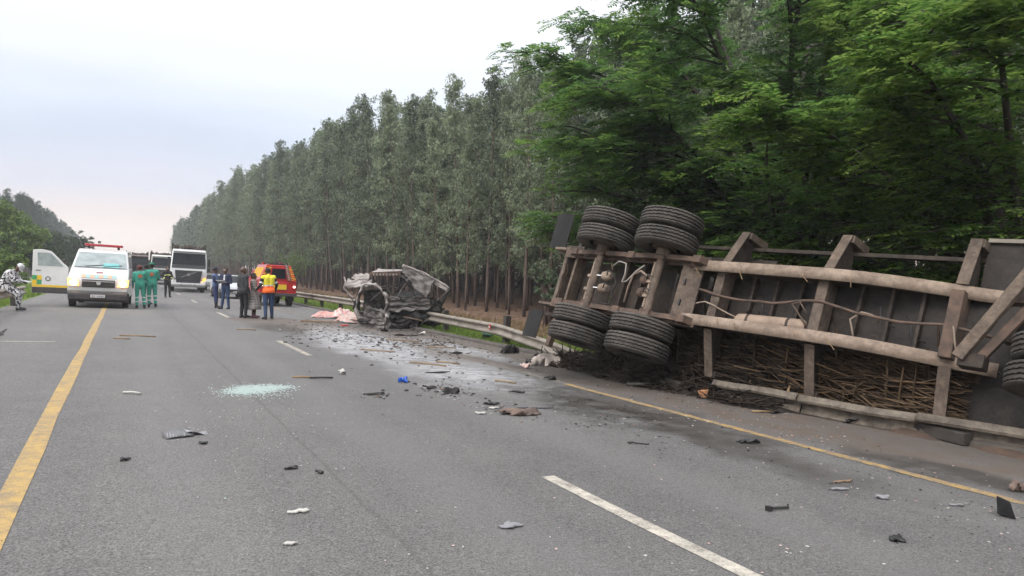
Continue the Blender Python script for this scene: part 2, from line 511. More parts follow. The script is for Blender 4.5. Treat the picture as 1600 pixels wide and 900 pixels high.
# stains, and the painted sheen of the wet strip
n_st = noise(3.5, 7)
edge = rangeof(n_st.outputs[0], .28, .50)
mud = union(blot(5.2, 22.6, 2.2, 4.0, 0), blot(7.6, 18, 1.3, 9, 0), blot(7.5, 9.0, 1.3, 8.5, 0), blot(4.2, 24.8, 1.6, 1.6, 0), blot(6.6, 13.6, 1.2, 3.2, .1))
base = mixc(mth('MULTIPLY', mud, rangeof(n_st.outputs[0], .3, .68, .25, .9)), base, (.120, .088, .066))
oil = union(blot(5.75, 6.0, .66, 3.4, -.12, .5), blot(6.75, 3.5, .5, 1.4, -.1, .5), blot(5.5, 8.6, .8, 2.0, 0, .6), blot(6.9, 11.5, .6, 3.2, 0, .6), blot(3.9, 21, .8, 2.6, 0, .6))
base = mixc(mth('MULTIPLY', oil, rangeof(n_st.outputs[0], .25, .6, .5, .92)), base, (.042, .036, .031))
wet = union(blot(5.3, 16.5, 1.35, 6.6, -.08, .35), blot(5.2, 10.2, 1.6, 3.4, .0, .5), blot(7.2, 15.6, .9, 4.5, -.05, .5), blot(5.3, 7.2, 1.0, 2.4, 0, .6))
wetf = mth('MULTIPLY', wet, edge)
wet_sheen = mth('MULTIPLY', union(blot(5.1, 16.2, 1.35, 6.4, -.07, .6), blot(5.1, 11.0, 1.25, 3.0, .0, .8), blot(7.0, 15.2, .6, 3.8, -.05, .8)), rangeof(n_mid.outputs[0], .22, .50, .55, 1.0))
base = mixc(mth('MULTIPLY', wet_sheen, .85), base, (.43, .43, .45))  # pale sky reflection on the wet asphalt mixed into the base colour
soot = union(blot(8.0, 21.6, 1.5, 3.0, 0, .7), blot(8.0, 10.2, .9, 3.6, 0, .7))
base = mixc(mth('MULTIPLY', soot, .8), base, (.028, .025, .023))
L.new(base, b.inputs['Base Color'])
rgh = mixc(wetf, (.74, .74, .74), (.26, .26, .26))
L.new(rgh, b.inputs['Roughness'])
b.inputs['Specular IOR Level'].default_value = .5
bpn = mth('ADD', n_ag.outputs[0], n_ag2.outputs[0])
bp = N.new('ShaderNodeBump'); bp.inputs['Distance'].default_value = .012
L.new(rangeof(wetf, 0, 1, .85, .10), bp.inputs['Strength']); L.new(bpn, bp.inputs['Height']); L.new(bp.outputs[0], b.inputs['Normal'])

rb = MB()
rys = [-40, -10] + list(range(-6, 80, 4)) + [100, 150, 250, 450, 900]
rb.grid(lambda u, v: (ROAD_L + (ROAD_R - ROAD_L) * u, rys[round(v * (len(rys) - 1))], -SL * (ROAD_L + (ROAD_R - ROAD_L) * u)), 6, len(rys) - 1)
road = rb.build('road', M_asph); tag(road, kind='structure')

M_kerb = pm('dirty asphalt edging', (.06, .054, .05), (.10, .085, .07), 4, rough=.9, bump=.4, bscale=25)
kb = MB()
for y0, y1 in ((11.5, 180), (-12, 4.6)):
    ys = spread(y0, y1, 30, 1.6)
    prof = [(8.30, -.05), (8.33, .055), (8.40, .085), (8.55, .08), (8.66, -.08)]
    kb.grid(lambda u, v: (prof[round(u * 4)][0] + .015 * math.sin(ys[round(v * 30)] * 3), ys[round(v * 30)], -SL * prof[round(u * 4)][0] + prof[round(u * 4)][1]), 4, 30)
kerb = kb.build('kerb', M_kerb, smooth=True); tag(kerb, kind='structure')


def paint_mat(name, c, wear_lo, wear_hi):
    m, nt_, b_ = node_mat(name)
    n_, l_ = nt_.nodes, nt_.links
    t = n_.new('ShaderNodeTexCoord')
    a = n_.new('ShaderNodeTexNoise'); a.inputs['Scale'].default_value = 9; a.inputs['Detail'].default_value = 8; a.inputs['Roughness'].default_value = .75; l_.new(t.outputs['Object'], a.inputs['Vector'])
    f = n_.new('ShaderNodeTexNoise'); f.inputs['Scale'].default_value = 70; f.inputs['Detail'].default_value = 3; l_.new(t.outputs['Object'], f.inputs['Vector'])
    s = n_.new('ShaderNodeMath'); s.operation = 'MULTIPLY_ADD'; s.inputs[1].default_value = .5; l_.new(f.outputs[0], s.inputs[0]); l_.new(a.outputs[0], s.inputs[2])
    r = n_.new('ShaderNodeMapRange'); r.inputs[1].default_value = wear_lo; r.inputs[2].default_value = wear_hi; l_.new(s.outputs[0], r.inputs[0])
    x = n_.new('ShaderNodeMix'); x.data_type = 'RGBA'; x.inputs[6].default_value = (*c, 1); x.inputs[7].default_value = (.13, .12, .11, 1)
    l_.new(r.outputs[0], x.inputs[0]); l_.new(x.outputs[2], b_.inputs['Base Color']); b_.inputs['Roughness'].default_value = .75
    bb = n_.new('ShaderNodeBump'); bb.inputs['Strength'].default_value = .4; bb.inputs['Distance'].default_value = .008; l_.new(f.outputs[0], bb.inputs['Height']); l_.new(bb.outputs[0], b_.inputs['Normal'])
    return m


M_yline = paint_mat('worn yellow road paint', (.42, .275, .085), .64, .98)
M_yline2 = paint_mat('muddy yellow road paint', (.36, .235, .085), .66, .88)
M_wline = paint_mat('worn white road paint', (.50, .46, .39), .62, .98)
M_wline2 = paint_mat('muddy white road paint', (.40, .36, .30), .68, .9)


def strip(name, x0, x1, y0, y1, mat, n=40, wob=.010, parent=None):
    s = MB()

    def f(u, v):
        y = y0 + (y1 - y0) * v ** 1.5
        x = x0 + (x1 - x0) * u + wob * math.sin(y * 23 + u * 5) * (1 if u in (0, 1) else 0)
        return (x, y, -SL * x + .004)
    s.grid(f, 1, n)
    o = s.build(name, mat, parent); tag(o, kind='structure'); return o


strip('yellow_road_line', -.735, -.59, -3, 400, M_yline, 120)
strip('yellow_road_line', 6.20, 6.33, -3, 9.4, M_yline2, 40)
M_yline3 = paint_mat('mud covered yellow road paint', (.21, .155, .095), .50, .78)
strip('yellow_road_line', 6.20, 6.33, 9.4, 33, M_yline3, 60)
strip('yellow_road_line', 6.20, 6.33, 33, 400, M_yline2, 60)
for k in range(16):
    y0 = 1.55 + 12.1 * k
    strip('white_road_dash', 2.895 if k == 0 else 3.06, 3.025 if k == 0 else 3.19, y0 - .9 if k == 0 else y0, y0 + 3.15, M_wline if k != 1 else M_wline2, 10)
strip('white_road_mark', -3.3, -1.2, 16.05, 16.2, M_wline2, 4)
strip('white_road_mark', 2.2, 6.0, 42.2, 42.4, M_wline2, 4)

# soil and grass round the kerb break beside the trailer
M_soil = pm('red brown soil', (.115, .072, .05), (.06, .042, .032), 5, rough=.95, bump=.6)
sb = MB()
sb.grid(lambda u, v: (8.1 + 1.9 * u, -3 + 15.5 * v, -SL * (8.1 + 1.9 * u) + (-.03 if u < .05 else .03 + .05 * math.sin(v * 37 + u * 6) * u + .04 * math.sin(v * 91 - u * 9))), 10, 60)
soil = sb.build('soil_verge', M_soil, smooth='all'); tag(soil, kind='structure')


def blades(name, label, xs, n, h0, h1, mat, ok=None, w=.012, lean=.5):
    """a mass of grass blades; xs = (x0, x1, y0, y1)"""
    x = rng.uniform(xs[0], xs[1], n); y = xs[2] + (xs[3] - xs[2]) * rng.uniform(0, 1, n) ** 1.7
    if ok is not None:
        k = ok(x, y); x, y = x[k], y[k]; n = len(x)
    z = np.array([ground_z(a, c) for a, c in zip(x, y)]) - .01
    h = rng.uniform(h0, h1, n); t = rng.uniform(0, 2 * np.pi, n); ww = w * rng.uniform(.7, 1.5, n) * (1 + y * .03)
    dx, dy = np.cos(t), np.sin(t); le = rng.uniform(-lean, lean, n) * h; le2 = rng.uniform(-lean, lean, n) * h
    V = np.empty((n, 3, 3), np.float32)
    V[:, 0] = np.stack([x - dx * ww, y - dy * ww, z], 1); V[:, 1] = np.stack([x + dx * ww, y + dy * ww, z], 1)
    V[:, 2] = np.stack([x + le, y + le2, z + h], 1)
    me = np_mesh(name, V.reshape(-1, 3), np.arange(n * 3).reshape(-1, 3), [mat])
    return tag(link(name, me), label, 'grass', kind='stuff')


M_grass = leaf_mat('verge grass', (.085, .155, .018), (.24, .33, .07), .3, .6)
M_grass_dry = leaf_mat('dry verge grass', (.17, .12, .06), (.30, .23, .12), .3, .7)
blades('verge_grass', 'bright green grass growing behind the right guardrail', (8.65, 12.2, 10, 75), 60000, .05, .17, M_grass, w=.011)
blades('dry_grass', 'dry brown grass and litter in front of the plantation', (11.0, 17, 10, 75), 26000, .05, .22, M_grass_dry, w=.013, lean=.9)
blades('verge_grass', 'green grass growing beyond the left guardrail', (-9, -3.7, 14, 70), 30000, .10, .5, M_grass, w=.014)
blades('kerb_grass', 'low grass tufts along the broken kerb by the trailer', (8.42, 9.0, 1.5, 5.6), 1500, .03, .10, M_grass, ok=lambda a, c: (np.sin(c * 3.1) + np.sin(c * 7.7)) > .1, w=.006)
# leaf litter under the plantation
n = 26000
x = rng.uniform(12, 30, n); y = 12 + 78 * rng.uniform(0, 1, n) ** 1.6; z = np.array([ground_z(a, c) for a, c in zip(x, y)]) + rng.uniform(0, .03, n)
t = rng.uniform(0, 6.28, n); s = rng.uniform(.04, .11, n)
c0 = np.stack([x, y, z], 1); d1 = np.stack([np.cos(t) * s, np.sin(t) * s, rng.uniform(-.02, .03, n)], 1); d2 = np.stack([-np.sin(t) * s * .35, np.cos(t) * s * .35, rng.uniform(-.02, .02, n)], 1)
V = np.stack([c0 - d1, c0 + d2, c0 + d1, c0 - d2], 1).reshape(-1, 3)
M_litter = leaf_mat('fallen leaves', (.10, .055, .035), (.32, .21, .14), .15, .8)
tag(link('leaf_litter', np_mesh('leaf_litter', V, np.arange(4 * n).reshape(-1, 4), [M_litter])), 'brown fallen leaves and bark under the plantation trees', 'leaf litter', kind='stuff')
# ------------------------------------------------------------------ plantation trees
M_bark = pm('eucalyptus bark', (.150, .105, .082), (.06, .044, .038), 4, rough=.9, bump=.3, stretch=(6, 6, 1))
M_euc = leaf_mat('eucalyptus leaf', (.050, .074, .046), (.280, .335, .205), .3, .45, .6)
M_euc_left = leaf_mat('far plantation leaf', (.030, .055, .035), (.085, .125, .070), .3, .5, .3)


def unit(a):
    return a / np.maximum(np.linalg.norm(a, axis=1, keepdims=True), 1e-9)


def leaf_quads(c, ax, ln, wd):
    """diamond leaves at centres c along directions ax"""
    n = len(c)
    side = unit(np.cross(ax, rng.normal(size=(n, 3))))
    a = ax * ln[:, None] * .5; s = side * wd[:, None] * .5
    return np.stack([c - a, c + s - a * .15, c + a, c - s - a * .15], 1)


def make_euc(hgt, seed):
    r = np.random.default_rng(seed)
    tb = MB()
    bend = r.uniform(-.25, .25, 2)

    def spine(t):
        return np.array([bend[0] * math.sin(t * 2.6), bend[1] * math.sin(t * 2.1), hgt * t])
    tb.tube([tuple(spine(t) - (np.array([0, 0, .3]) if t == 0 else 0)) for t in np.linspace(0, .97, 9)], .105, 7, r_end=.018)
    centres, size = [], []
    nb = 62
    for i in range(nb):
        h = .15 + .83 * ((i + r.uniform(0, 1)) / nb) ** .9
        if h < .3 and r.uniform() < .35: continue
        rel = (h - .15) / .85
        ln = (.55 + 1.25 * math.sin(min(1, rel * 1.15 + .12) * math.pi) ** .7) * r.uniform(.6, 1.15) * (1 if rel < .8 else .75)
        if h < .4: ln *= .8
        az = r.uniform(0, 2 * math.pi); up = r.uniform(.25, 1.0)
        p0 = spine(h); d = np.array([math.cos(az), math.sin(az), up])
        p1 = p0 + d * ln * np.array([1, 1, .9])
        mid = (p0 + p1) / 2 + np.array([0, 0, -.06 * ln])
        tb.tube([tuple(p0), tuple(mid), tuple(p1)], .022, 4, r_end=.006)
        for k in range(3 if h < .5 else 4):
            t = r.uniform(.35, 1.08)
            centres.append(p0 + (p1 - p0) * t + r.normal(size=3) * .16); size.append(r.uniform(.24, .46))
    for h in np.linspace(.86, 1.0, 7): centres.append(spine(h) + r.normal(size=3) * .1); size.append(.34 - .2 * (h - .86) / .14)
    centres = np.array(centres); size = np.array(size); m = 30
    C = np.repeat(centres, m, 0) + unit(r.normal(size=(len(centres) * m, 3))) * (np.repeat(size, m) * r.uniform(.2, 1, len(centres) * m) ** .5)[:, None]
    ax = unit(r.normal(size=C.shape) * .75 + np.array([0, 0, -.8]))
    Q = leaf_quads(C, ax, r.uniform(.16, .30, len(C)), r.uniform(.045, .085, len(C)))
    return tb, Q


EUC = []
for k in range(7):
    tb, Q = make_euc(16.0, 100 + k)
    tm = tb.build('trunk', M_bark, smooth='all'); tmesh = tm.data; bpy.data.objects.remove(tm)
    cmesh = np_mesh('crown', Q.reshape(-1, 3), np.arange(len(Q) * 4).reshape(-1, 4), [M_euc])
    EUC.append((tmesh, cmesh, Q))
# a simpler trunk for the mass of trees behind
tv = np.array([[math.cos(a), math.sin(a), 0] for a in np.linspace(0, 2 * math.pi, 5)[:4]])


def height_at(y):
    return float(np.interp(y, [20, 38, 60, 86, 140], [12.8, 14.0, 16.6, 19.0, 19.8]))


spots = []
for row in range(9):
    X = 19.4 + 2.5 * row
    y = -10.0 + rng.uniform(0, 2)
    while y < 330:
        step = 2.3 if y < 120 else 3.2
        y += step * rng.uniform(.85, 1.15)
        if row > 5 and y > 90: continue
        if row > 3 and y > 170: continue
        hh = height_at(y) * rng.uniform(.82, 1.10)
        if row >= 3 and y < 75: hh = max(hh, 17.6 * rng.uniform(.92, 1.06))
        spots.append((row, X + rng.uniform(-.35, .35), y, hh))


def euc_rank(s):
    row, X, y, hh = s
    d = X * .489 + y * .872
    px = 800 + FPX * (X * .872 - y * .489) / max(d, 1)
    vis = 1.0 if px < 900 else .12                      # behind the big roadside tree little shows
    return -vis * (hh / max(d, 5)) ** 2 / (1 + .8 * row)


spots = [s for s in spots if s[2] > -6]
spots.sort(key=euc_rank)
single, mass = spots[:255], spots[255:]


def plant(x, y, hh, k, label, group, crown_mat=None):
    o = thing('eucalyptus_tree', Matrix.Translation((x, y, ground_z(x, y))) @ Matrix.Rotation(random.gauss(0, .016), 4, 'X') @ Matrix.Rotation(random.gauss(0, .016), 4, 'Y') @ Matrix.Rotation(random.uniform(0, 6.28), 4, 'Z') @ Matrix.Diagonal((hh / 16 * random.uniform(.95, 1.2),) * 2 + (hh / 16, 1)), label, 'tree', group)
    link('trunk', EUC[k][0], o)
    c = link('crown', EUC[k][1], o)
    if crown_mat:
        c.material_slots[0].link = 'OBJECT'; c.material_slots[0].material = crown_mat
    return o


for i, (row, x, y, hh) in enumerate(single):
    plant(x, y, hh, i % 7, 'slender grey-green eucalyptus in the plantation behind the right guardrail', 'plantation eucalyptus right of the road')


def tree_mass(name, label, pts, mat, keep=5, grow=2.1):
    VV, TT = [], []
    for i, (x, y, hh) in enumerate(pts):
        Q = EUC[i % 7][2][i % keep::keep]
        c = Q.mean(1, keepdims=True)
        Q = (Q - c) * grow + c
        s = hh / 16; a = rng.uniform(0, 6.28); ca, sa = math.cos(a), math.sin(a)
        Q = Q @ np.array([[ca, sa, 0], [-sa, ca, 0], [0, 0, 1]]) * np.array([s * 1.1, s * 1.1, s]) + np.array([x, y, ground_z(x, y)])
        VV.append(Q.reshape(-1, 3))
        g = ground_z(x, y)
        b0 = tv * .11 * s + np.array([x, y, g - .2]); b1 = tv * .03 * s + np.array([x, y, g + hh * .9])
        TT.append(np.stack([np.stack([b0[j], b0[(j + 1) % 4], b1[(j + 1) % 4], b1[j]]) for j in range(4)]).reshape(-1, 3))
    lv = np.concatenate(VV); tvv = np.concatenate(TT)
    V = np.concatenate([lv, tvv]); nq = len(V) // 4
    mi = np.zeros(nq, np.int32); mi[len(lv) // 4:] = 1
    return tag(link(name, np_mesh(name, V, np.arange(len(V)).reshape(-1, 4), [mat, M_bark], mi)), label, 'trees', kind='stuff')


tree_mass('plantation_trees', 'mass of eucalyptus standing deeper in the right plantation', [s[1:] for s in mass], M_euc, 10, 2.9)
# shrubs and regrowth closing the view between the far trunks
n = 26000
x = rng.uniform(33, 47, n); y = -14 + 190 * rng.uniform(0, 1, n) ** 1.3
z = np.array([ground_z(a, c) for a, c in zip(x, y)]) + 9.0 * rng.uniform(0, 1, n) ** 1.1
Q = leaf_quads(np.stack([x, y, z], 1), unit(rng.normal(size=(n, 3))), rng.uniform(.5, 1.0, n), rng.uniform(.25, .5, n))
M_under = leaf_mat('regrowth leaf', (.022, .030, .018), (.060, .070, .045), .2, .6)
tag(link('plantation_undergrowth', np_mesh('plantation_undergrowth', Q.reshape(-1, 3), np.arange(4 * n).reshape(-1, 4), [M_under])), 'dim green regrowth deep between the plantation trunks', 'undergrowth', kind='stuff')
# left plantation, far down the road
lspots = []
for row in range(4):
    y = 168 + row * 2
    while y < 360:
        y += 3.0 * rng.uniform(.85, 1.15)
        lspots.append((-18.5 - 2.8 * row + rng.uniform(-.4, .4), y, 17.6 * rng.uniform(.93, 1.05)))
lspots.sort(key=lambda s: s[1] - s[0] * 1.5)
for i, (x, y, hh) in enumerate(lspots[:36]):
    plant(x, y, hh, i % 7, 'dark eucalyptus in the far plantation left of the road', 'plantation eucalyptus left of the road', M_euc_left)
tree_mass('plantation_trees', 'mass of eucalyptus deeper in the far left plantation', lspots[36:], M_euc_left, 20, 4.0)


# ------------------------------------------------------------------ broad-leaved trees and bushes
def leafy_tree(name, label, cat, base, H, Rx, lo, n_clump, leaf, mat, per=34, group=None, stems=3, seed=1, bark=None):
    """rounded uneven crown built of leaf clumps on limbs"""
    r = np.random.default_rng(seed)
    root = thing(name, Matrix.Translation(base), label, cat, group)
    tb = MB(); C, S = [], []
    lobes = [(r.uniform(-.55, .55) * Rx, r.uniform(-.55, .55) * Rx, r.uniform(lo + .2 * (H - lo), H * .86), r.uniform(.35, .6) * Rx) for _ in range(9)]
    lobes.append((0, 0, (lo + H) / 2 + .1 * H, Rx * .75))
    for i, (a, b_, c, rad) in enumerate(lobes):
        s = (r.uniform(-.1, .1) * stems, r.uniform(-.1, .1) * stems, -.15)
        tb.tube([s, (a * .3, b_ * .3, c * .45), (a * .8, b_ * .8, c * .8), (a, b_, c)], .05 + .012 * H, 6, r_end=.012)
    for i in range(n_clump):
        a, b_, c, rad = lobes[i % len(lobes)]
        d = unit(r.normal(size=(1, 3)))[0]; q = r.uniform(.45, 1.05)
        p = np.array([a, b_, c]) + d * rad * q * np.array([1, 1, .85])
        if p[2] < lo * r.uniform(.7, 1.2): continue
        C.append(p); S.append(r.uniform(.14, .32) * Rx * .42)
        if i % 5 == 0: tb.tube([(a, b_, c), tuple((np.array([a, b_, c]) + p) / 2 + [0, 0, .05]), tuple(p)], .02, 4, r_end=.005)
    C = np.array(C); S = np.array(S)
    P = np.repeat(C, per, 0) + unit(r.normal(size=(len(C) * per, 3))) * (np.repeat(S, per) * r.uniform(.15, 1, len(C) * per) ** .5)[:, None] * np.array([1.2, 1.2, .8])
    Q = leaf_quads(P, unit(r.normal(size=P.shape)), leaf * r.uniform(.7, 1.4, len(P)), leaf * .5 * r.uniform(.7, 1.3, len(P)))
    tb.build('trunk', bark or M_bark, root, smooth='all')
    link('crown', np_mesh('crown', Q.reshape(-1, 3), np.arange(len(Q) * 4).reshape(-1, 4), [mat]), root)
    return root


M_bush = leaf_mat('roadside bush leaf', (.055, .105, .022), (.23, .315, .085), .35, .45)
M_dark = leaf_mat('dark round tree leaf', (.022, .045, .020), (.075, .115, .045), .3, .5)
M_sap = leaf_mat('sapling leaf', (.05, .085, .045), (.15, .19, .11), .35, .5)


def G(x, y): return (x, y, ground_z(x, y))


leafy_tree('roadside_tree', 'full green roadside tree cut by the left edge of the picture', 'tree', G(-8.9, 73), 8.6, 3.4, .5, 480, .24, M_bush, 40, seed=3)
leafy_tree('roadside_bush', 'low dark green bush behind the person on the guardrail', 'bush', G(-6.4, 49), 2.4, 1.6, .1, 220, .16, M_bush, 34, seed=4)
leafy_tree('roadside_bush', 'brown-green bush behind the open ambulance door', 'bush', G(-6.4, 74), 4.0, 1.8, .3, 240, .18, M_dark, 34, seed=9)
leafy_tree('round_tree', 'dark round-headed tree rising behind the ambulance roof', 'tree', G(-6.9, 108), 7.0, 2.7, 2.0, 260, .24, M_dark, 34, seed=6)
leafy_tree('spreading_tree', 'thin-leaved spreading tree just left of the ambulance light bar', 'tree', G(-4.6, 108), 6.4, 2.0, 3.6, 70, .22, M_dark, 24, seed=7)
for i, (x, y, h, w, lab) in enumerate([
        (17.0, 27.0, 3.4, 1.1, 'pale grey-green sapling among the trunks right of the burnt pickup'),
        (18.6, 21.0, 2.3, .8, 'small sapling among the trunks above the guardrail reflector'),
        (17.8, 17.5, 2.6, .8, 'small sapling beside the mudflaps of the overturned trailer'),
        (16.6, 80.0, 4.4, 2.6, 'light green bush beside the mirror of the nearest white truck')]):
    leafy_tree('young_sapling' if i < 3 else 'roadside_bush', lab, 'sapling' if i < 3 else 'bush', G(x, y), h, w, .25 * h, 60 if i < 3 else 150, .15, M_sap if i < 3 else M_bush, 26, seed=20 + i)


# the big feathery trees behind the trailer
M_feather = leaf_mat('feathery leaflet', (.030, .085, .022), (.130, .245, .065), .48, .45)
M_feather2 = leaf_mat('yellow-green feathery leaflet', (.050, .125, .022), (.220, .340, .080), .48, .45)
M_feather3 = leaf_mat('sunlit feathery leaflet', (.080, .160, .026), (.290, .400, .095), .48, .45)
M_branch = pm('dark branch bark', (.05, .042, .034), (.028, .024, .02), 6, rough=.9, bump=.3)


def feathery_tree(name, label, base, H, RR, n_limb, n_sub, n_spray, mat, seed, zmin=.6, clear=None, tip_mat=None, extra=()):
    r = np.random.default_rng(seed)
    root = thing(name, Matrix.Translation(base), label, 'tree')
    tb = MB(); O, D, T = [], [], []
    for i in range(n_limb + len(extra)):
        az = 2 * math.pi * (i + r.uniform(-.35, .35)) / n_limb * 1.618 * 3
        lift = ((i * 7) % n_limb) / (n_limb - 1)
        if i >= n_limb: az, lift = math.radians(extra[i - n_limb][0]), extra[i - n_limb][1]                # 0 low and wide, 1 tall
        reach = RR * (1.0 - .55 * lift ** 1.6) * r.uniform(.85, 1.1); top = .8 + (H - .8) * (.16 + .84 * lift ** .9)
        if i >= n_limb: reach *= .86
        pts = []
        for t in np.linspace(0, 1, 7):
            rad = reach * t ** (1.05 + .5 * lift); z = .35 + (top - .35) * (1 - (1 - t) ** (1.5 if lift > .4 else 2.2)) - .25 * (1 - lift) * t ** 3
            wv = .22 * math.sin(t * 6 + i)
            pts.append(np.array([math.cos(az + .15 * wv) * rad + .25 * math.cos(i) * (1 - t), math.sin(az + .15 * wv) * rad + .25 * math.sin(i * 2.1) * (1 - t), z]))
        pts[0][2] = -.2
        vis = [tuple(pts[0])]
        for p in pts[1:]:                                  # a limb ends where it would reach the trailer
            if clear is not None and p[2] > .5 and not clear(*[np.array([p[j_] + base[j_]]) for j_ in range(3)])[0]: break
            vis.append(tuple(p))
        if len(vis) > 1: tb.tube(vis, .10, 7, r_end=.018)
        P = np.array(pts)
        for k in range(n_sub):
            t = r.uniform(.26, 1.0); f = t * 6; j = min(int(f), 5); p0 = P[j] + (P[j + 1] - P[j]) * (f - j)
            a2 = az + r.uniform(-1.5, 1.5) * (1.25 - .5 * t)
            ln = RR * r.uniform(.20, .40) * (1.15 - .45 * t)
            rise = r.uniform(-.08, .38)
            d = np.array([math.cos(a2), math.sin(a2), rise]); q = [p0, p0 + d * ln * .5 + [0, 0, .05], p0 + d * ln + np.array([0, 0, -.14 * ln])]
            if clear is not None and not clear(*[np.array([q[2][j_] + base[j_]]) for j_ in range(3)])[0]: continue
            tb.tube([tuple(x) for x in q], .028, 5, r_end=.006)
            for s in range(n_spray):
                u = r.uniform(.12, 1.05); p = q[0] + (q[2] - q[0]) * u + np.array([0, 0, .1 * ln * math.sin(u * 3.1)]) + r.normal(size=3) * np.array([.20, .20, .11])
                a3 = a2 + r.choice([-1, 1]) * r.uniform(.2, 1.25)
                O.append(p); D.append((math.cos(a3), math.sin(a3), r.uniform(-.35, .25))); T.append(u)
    O = np.array(O); D = unit(np.array(D)); T = np.array(T)
    keep = O[:, 2] > zmin
    if clear is not None: keep &= clear(O[:, 0] + base[0], O[:, 1] + base[1], O[:, 2] + base[2])
    O, D, T = O[keep], D[keep], T[keep]
    # pinnate sprays: pairs of leaflets along a drooping stalk
    npair = 9; ns = len(O)
    L_ = r.uniform(.34, .62, ns)
    up = np.array([0, 0, 1.0]); side = unit(np.cross(D, up) + r.normal(size=(ns, 3)) * .12); nrm = unit(np.cross(side, D))
    Qs = []
    for kk in range(npair):
        f = (kk + .6) / npair
        c = O + D * (L_ * f)[:, None] - up * (.16 * L_ * f * f)[:, None]
        for sg in (-1, 1):
            w = .120 * np.sin(min(1, f * 1.05 + .12) * math.pi) ** .5 * r.uniform(.75, 1.25, ns)
            dirn = unit(side * sg + D * .35 + nrm * r.uniform(-.35, .15, ns)[:, None])
            b0 = c; tip = c + dirn * (w * 1.25)[:, None]; mid = (b0 + tip) / 2; ww = D * (.028 * r.uniform(.8, 1.3, ns))[:, None]
            Qs.append(np.stack([b0, mid + ww, tip, mid - ww], 1))
    Q = np.stack(Qs, 1)                                         # spray, leaflet, corner, xyz
    tb.build('trunk', M_branch, root, smooth='all')
    mi = np.repeat((T > .88) | (r.uniform(size=ns) < .06), Q.shape[1]).astype(np.int32)  # spray ends take the lighter colour, sunlit crown edge painted in
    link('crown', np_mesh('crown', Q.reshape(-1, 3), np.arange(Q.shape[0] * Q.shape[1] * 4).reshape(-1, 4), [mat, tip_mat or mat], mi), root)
    return root


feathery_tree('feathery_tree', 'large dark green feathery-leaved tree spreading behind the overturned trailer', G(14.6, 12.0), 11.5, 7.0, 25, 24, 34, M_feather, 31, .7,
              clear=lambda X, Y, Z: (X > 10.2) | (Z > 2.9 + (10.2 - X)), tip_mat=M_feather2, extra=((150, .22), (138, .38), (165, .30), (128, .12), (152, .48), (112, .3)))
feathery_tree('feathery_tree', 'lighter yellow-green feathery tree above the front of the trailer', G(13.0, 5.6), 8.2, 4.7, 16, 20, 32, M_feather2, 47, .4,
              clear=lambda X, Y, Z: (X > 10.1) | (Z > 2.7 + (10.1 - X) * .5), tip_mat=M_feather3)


# ------------------------------------------------------------------ guardrails
WPROF = [(.00, -.155), (.015, -.150), (.075, -.115), (.080, -.085), (.012, -.035), (.0, .0), (.012, .035), (.080, .085), (.075, .115), (.015, .150), (.0, .155)]


def w_beam(name, path, parent, side=-1, tilt=None, mat=None):
    """corrugated beam along path points (x, y, z); side = towards which x the waves bulge"""
    b_ = MB(); m = len(WPROF); vs = []
    for k, p in enumerate(path):
        a = 0 if tilt is None else tilt[k]
        for d, h in WPROF:
            dd = d * side
            vs.append((p[0] + dd * math.cos(a) - h * math.sin(a), p[1], p[2] + dd * math.sin(a) + h * math.cos(a)))
    fs = [(k * m + i, (k + 1) * m + i, (k + 1) * m + i + 1, k * m + i + 1) for k in range(len(path) - 1) for i in range(m - 1)]
    b_.add(vs, fs)
    return b_.build(name, mat or M_galv, parent, smooth=True, thick=.006)


def wood_post(parent, x, y, h, lean=0.0):
    p = MB().box((0, 0, h / 2 - .25), (.16, .15, h + .5)).build('post', M_post, parent, bevel=.012)
    p.location = (x, y, gz(x, y)); p.rotation_euler = (0, lean, random.uniform(-.05, .05))
    return p


gr = thing('guardrail', Matrix.Identity(4), 'long grey corrugated guardrail bent down beside the burnt pickup, right verge', 'guardrail')


def rail_z(y):
    base = gz(8.9, 30) + float(np.interp(y, [11.6, 12.8, 14.0, 16.2, 20.5, 26, 30], [.02, .14, .25, .42, .45, .53, .56]))
    return base


def rail_x(y): return float(np.interp(y, [11.6, 13, 16, 21, 26, 200], [8.55, 8.62, 8.72, 8.90, 8.82, 8.82]))


ends = [11.6, 15.4, 19.0, 22.6, 26.2, 30.0, 33.8, 37.6, 41.4, 45.2, 49, 53, 57, 61, 65, 70, 76, 84, 92]
for a, c in zip(ends[:-1], ends[1:]):
    n = 8
    ys = [a + (c + .12 - a) * i / n for i in range(n + 1)]
    w_beam('rail_beam', [(rail_x(y), y, rail_z(y)) for y in ys], gr, -1, [float(np.interp(y, [11.6, 14, 17, 20], [-.35, -.2, -.05, 0])) for y in ys])
    for dy in (-.1, .1):
        for hz in (-.09, .09):
            bo = MB().cyl((rail_x(c) - .10, c + dy, rail_z(c) + hz), (rail_x(c) - .02, c + dy, rail_z(c) + hz), .016, n=6).build('bolt', M_galv, gr)
for y in [16.1, 20.4, 29.0, 32.6, 36.2, 39.8, 43.4, 47, 51, 55, 59, 63, 68, 73, 80, 88]:
    wood_post(gr, rail_x(y) + .11, y, .74 if y != 16.1 else .80, .0 if y > 17 else .06)
rf = MB().box((rail_x(16.7) - .085, 16.7, rail_z(16.7) + .05), (.03, .10, .14)).build('reflector', [pm('red reflector', (.42, .07, .05), rough=.3)], gr, bevel=.006)
rf2 = MB().box((rail_x(16.7) - .105, 16.7, rail_z(16.7) + .05), (.012, .06, .05)).build('reflector_strip', M_white, rf)

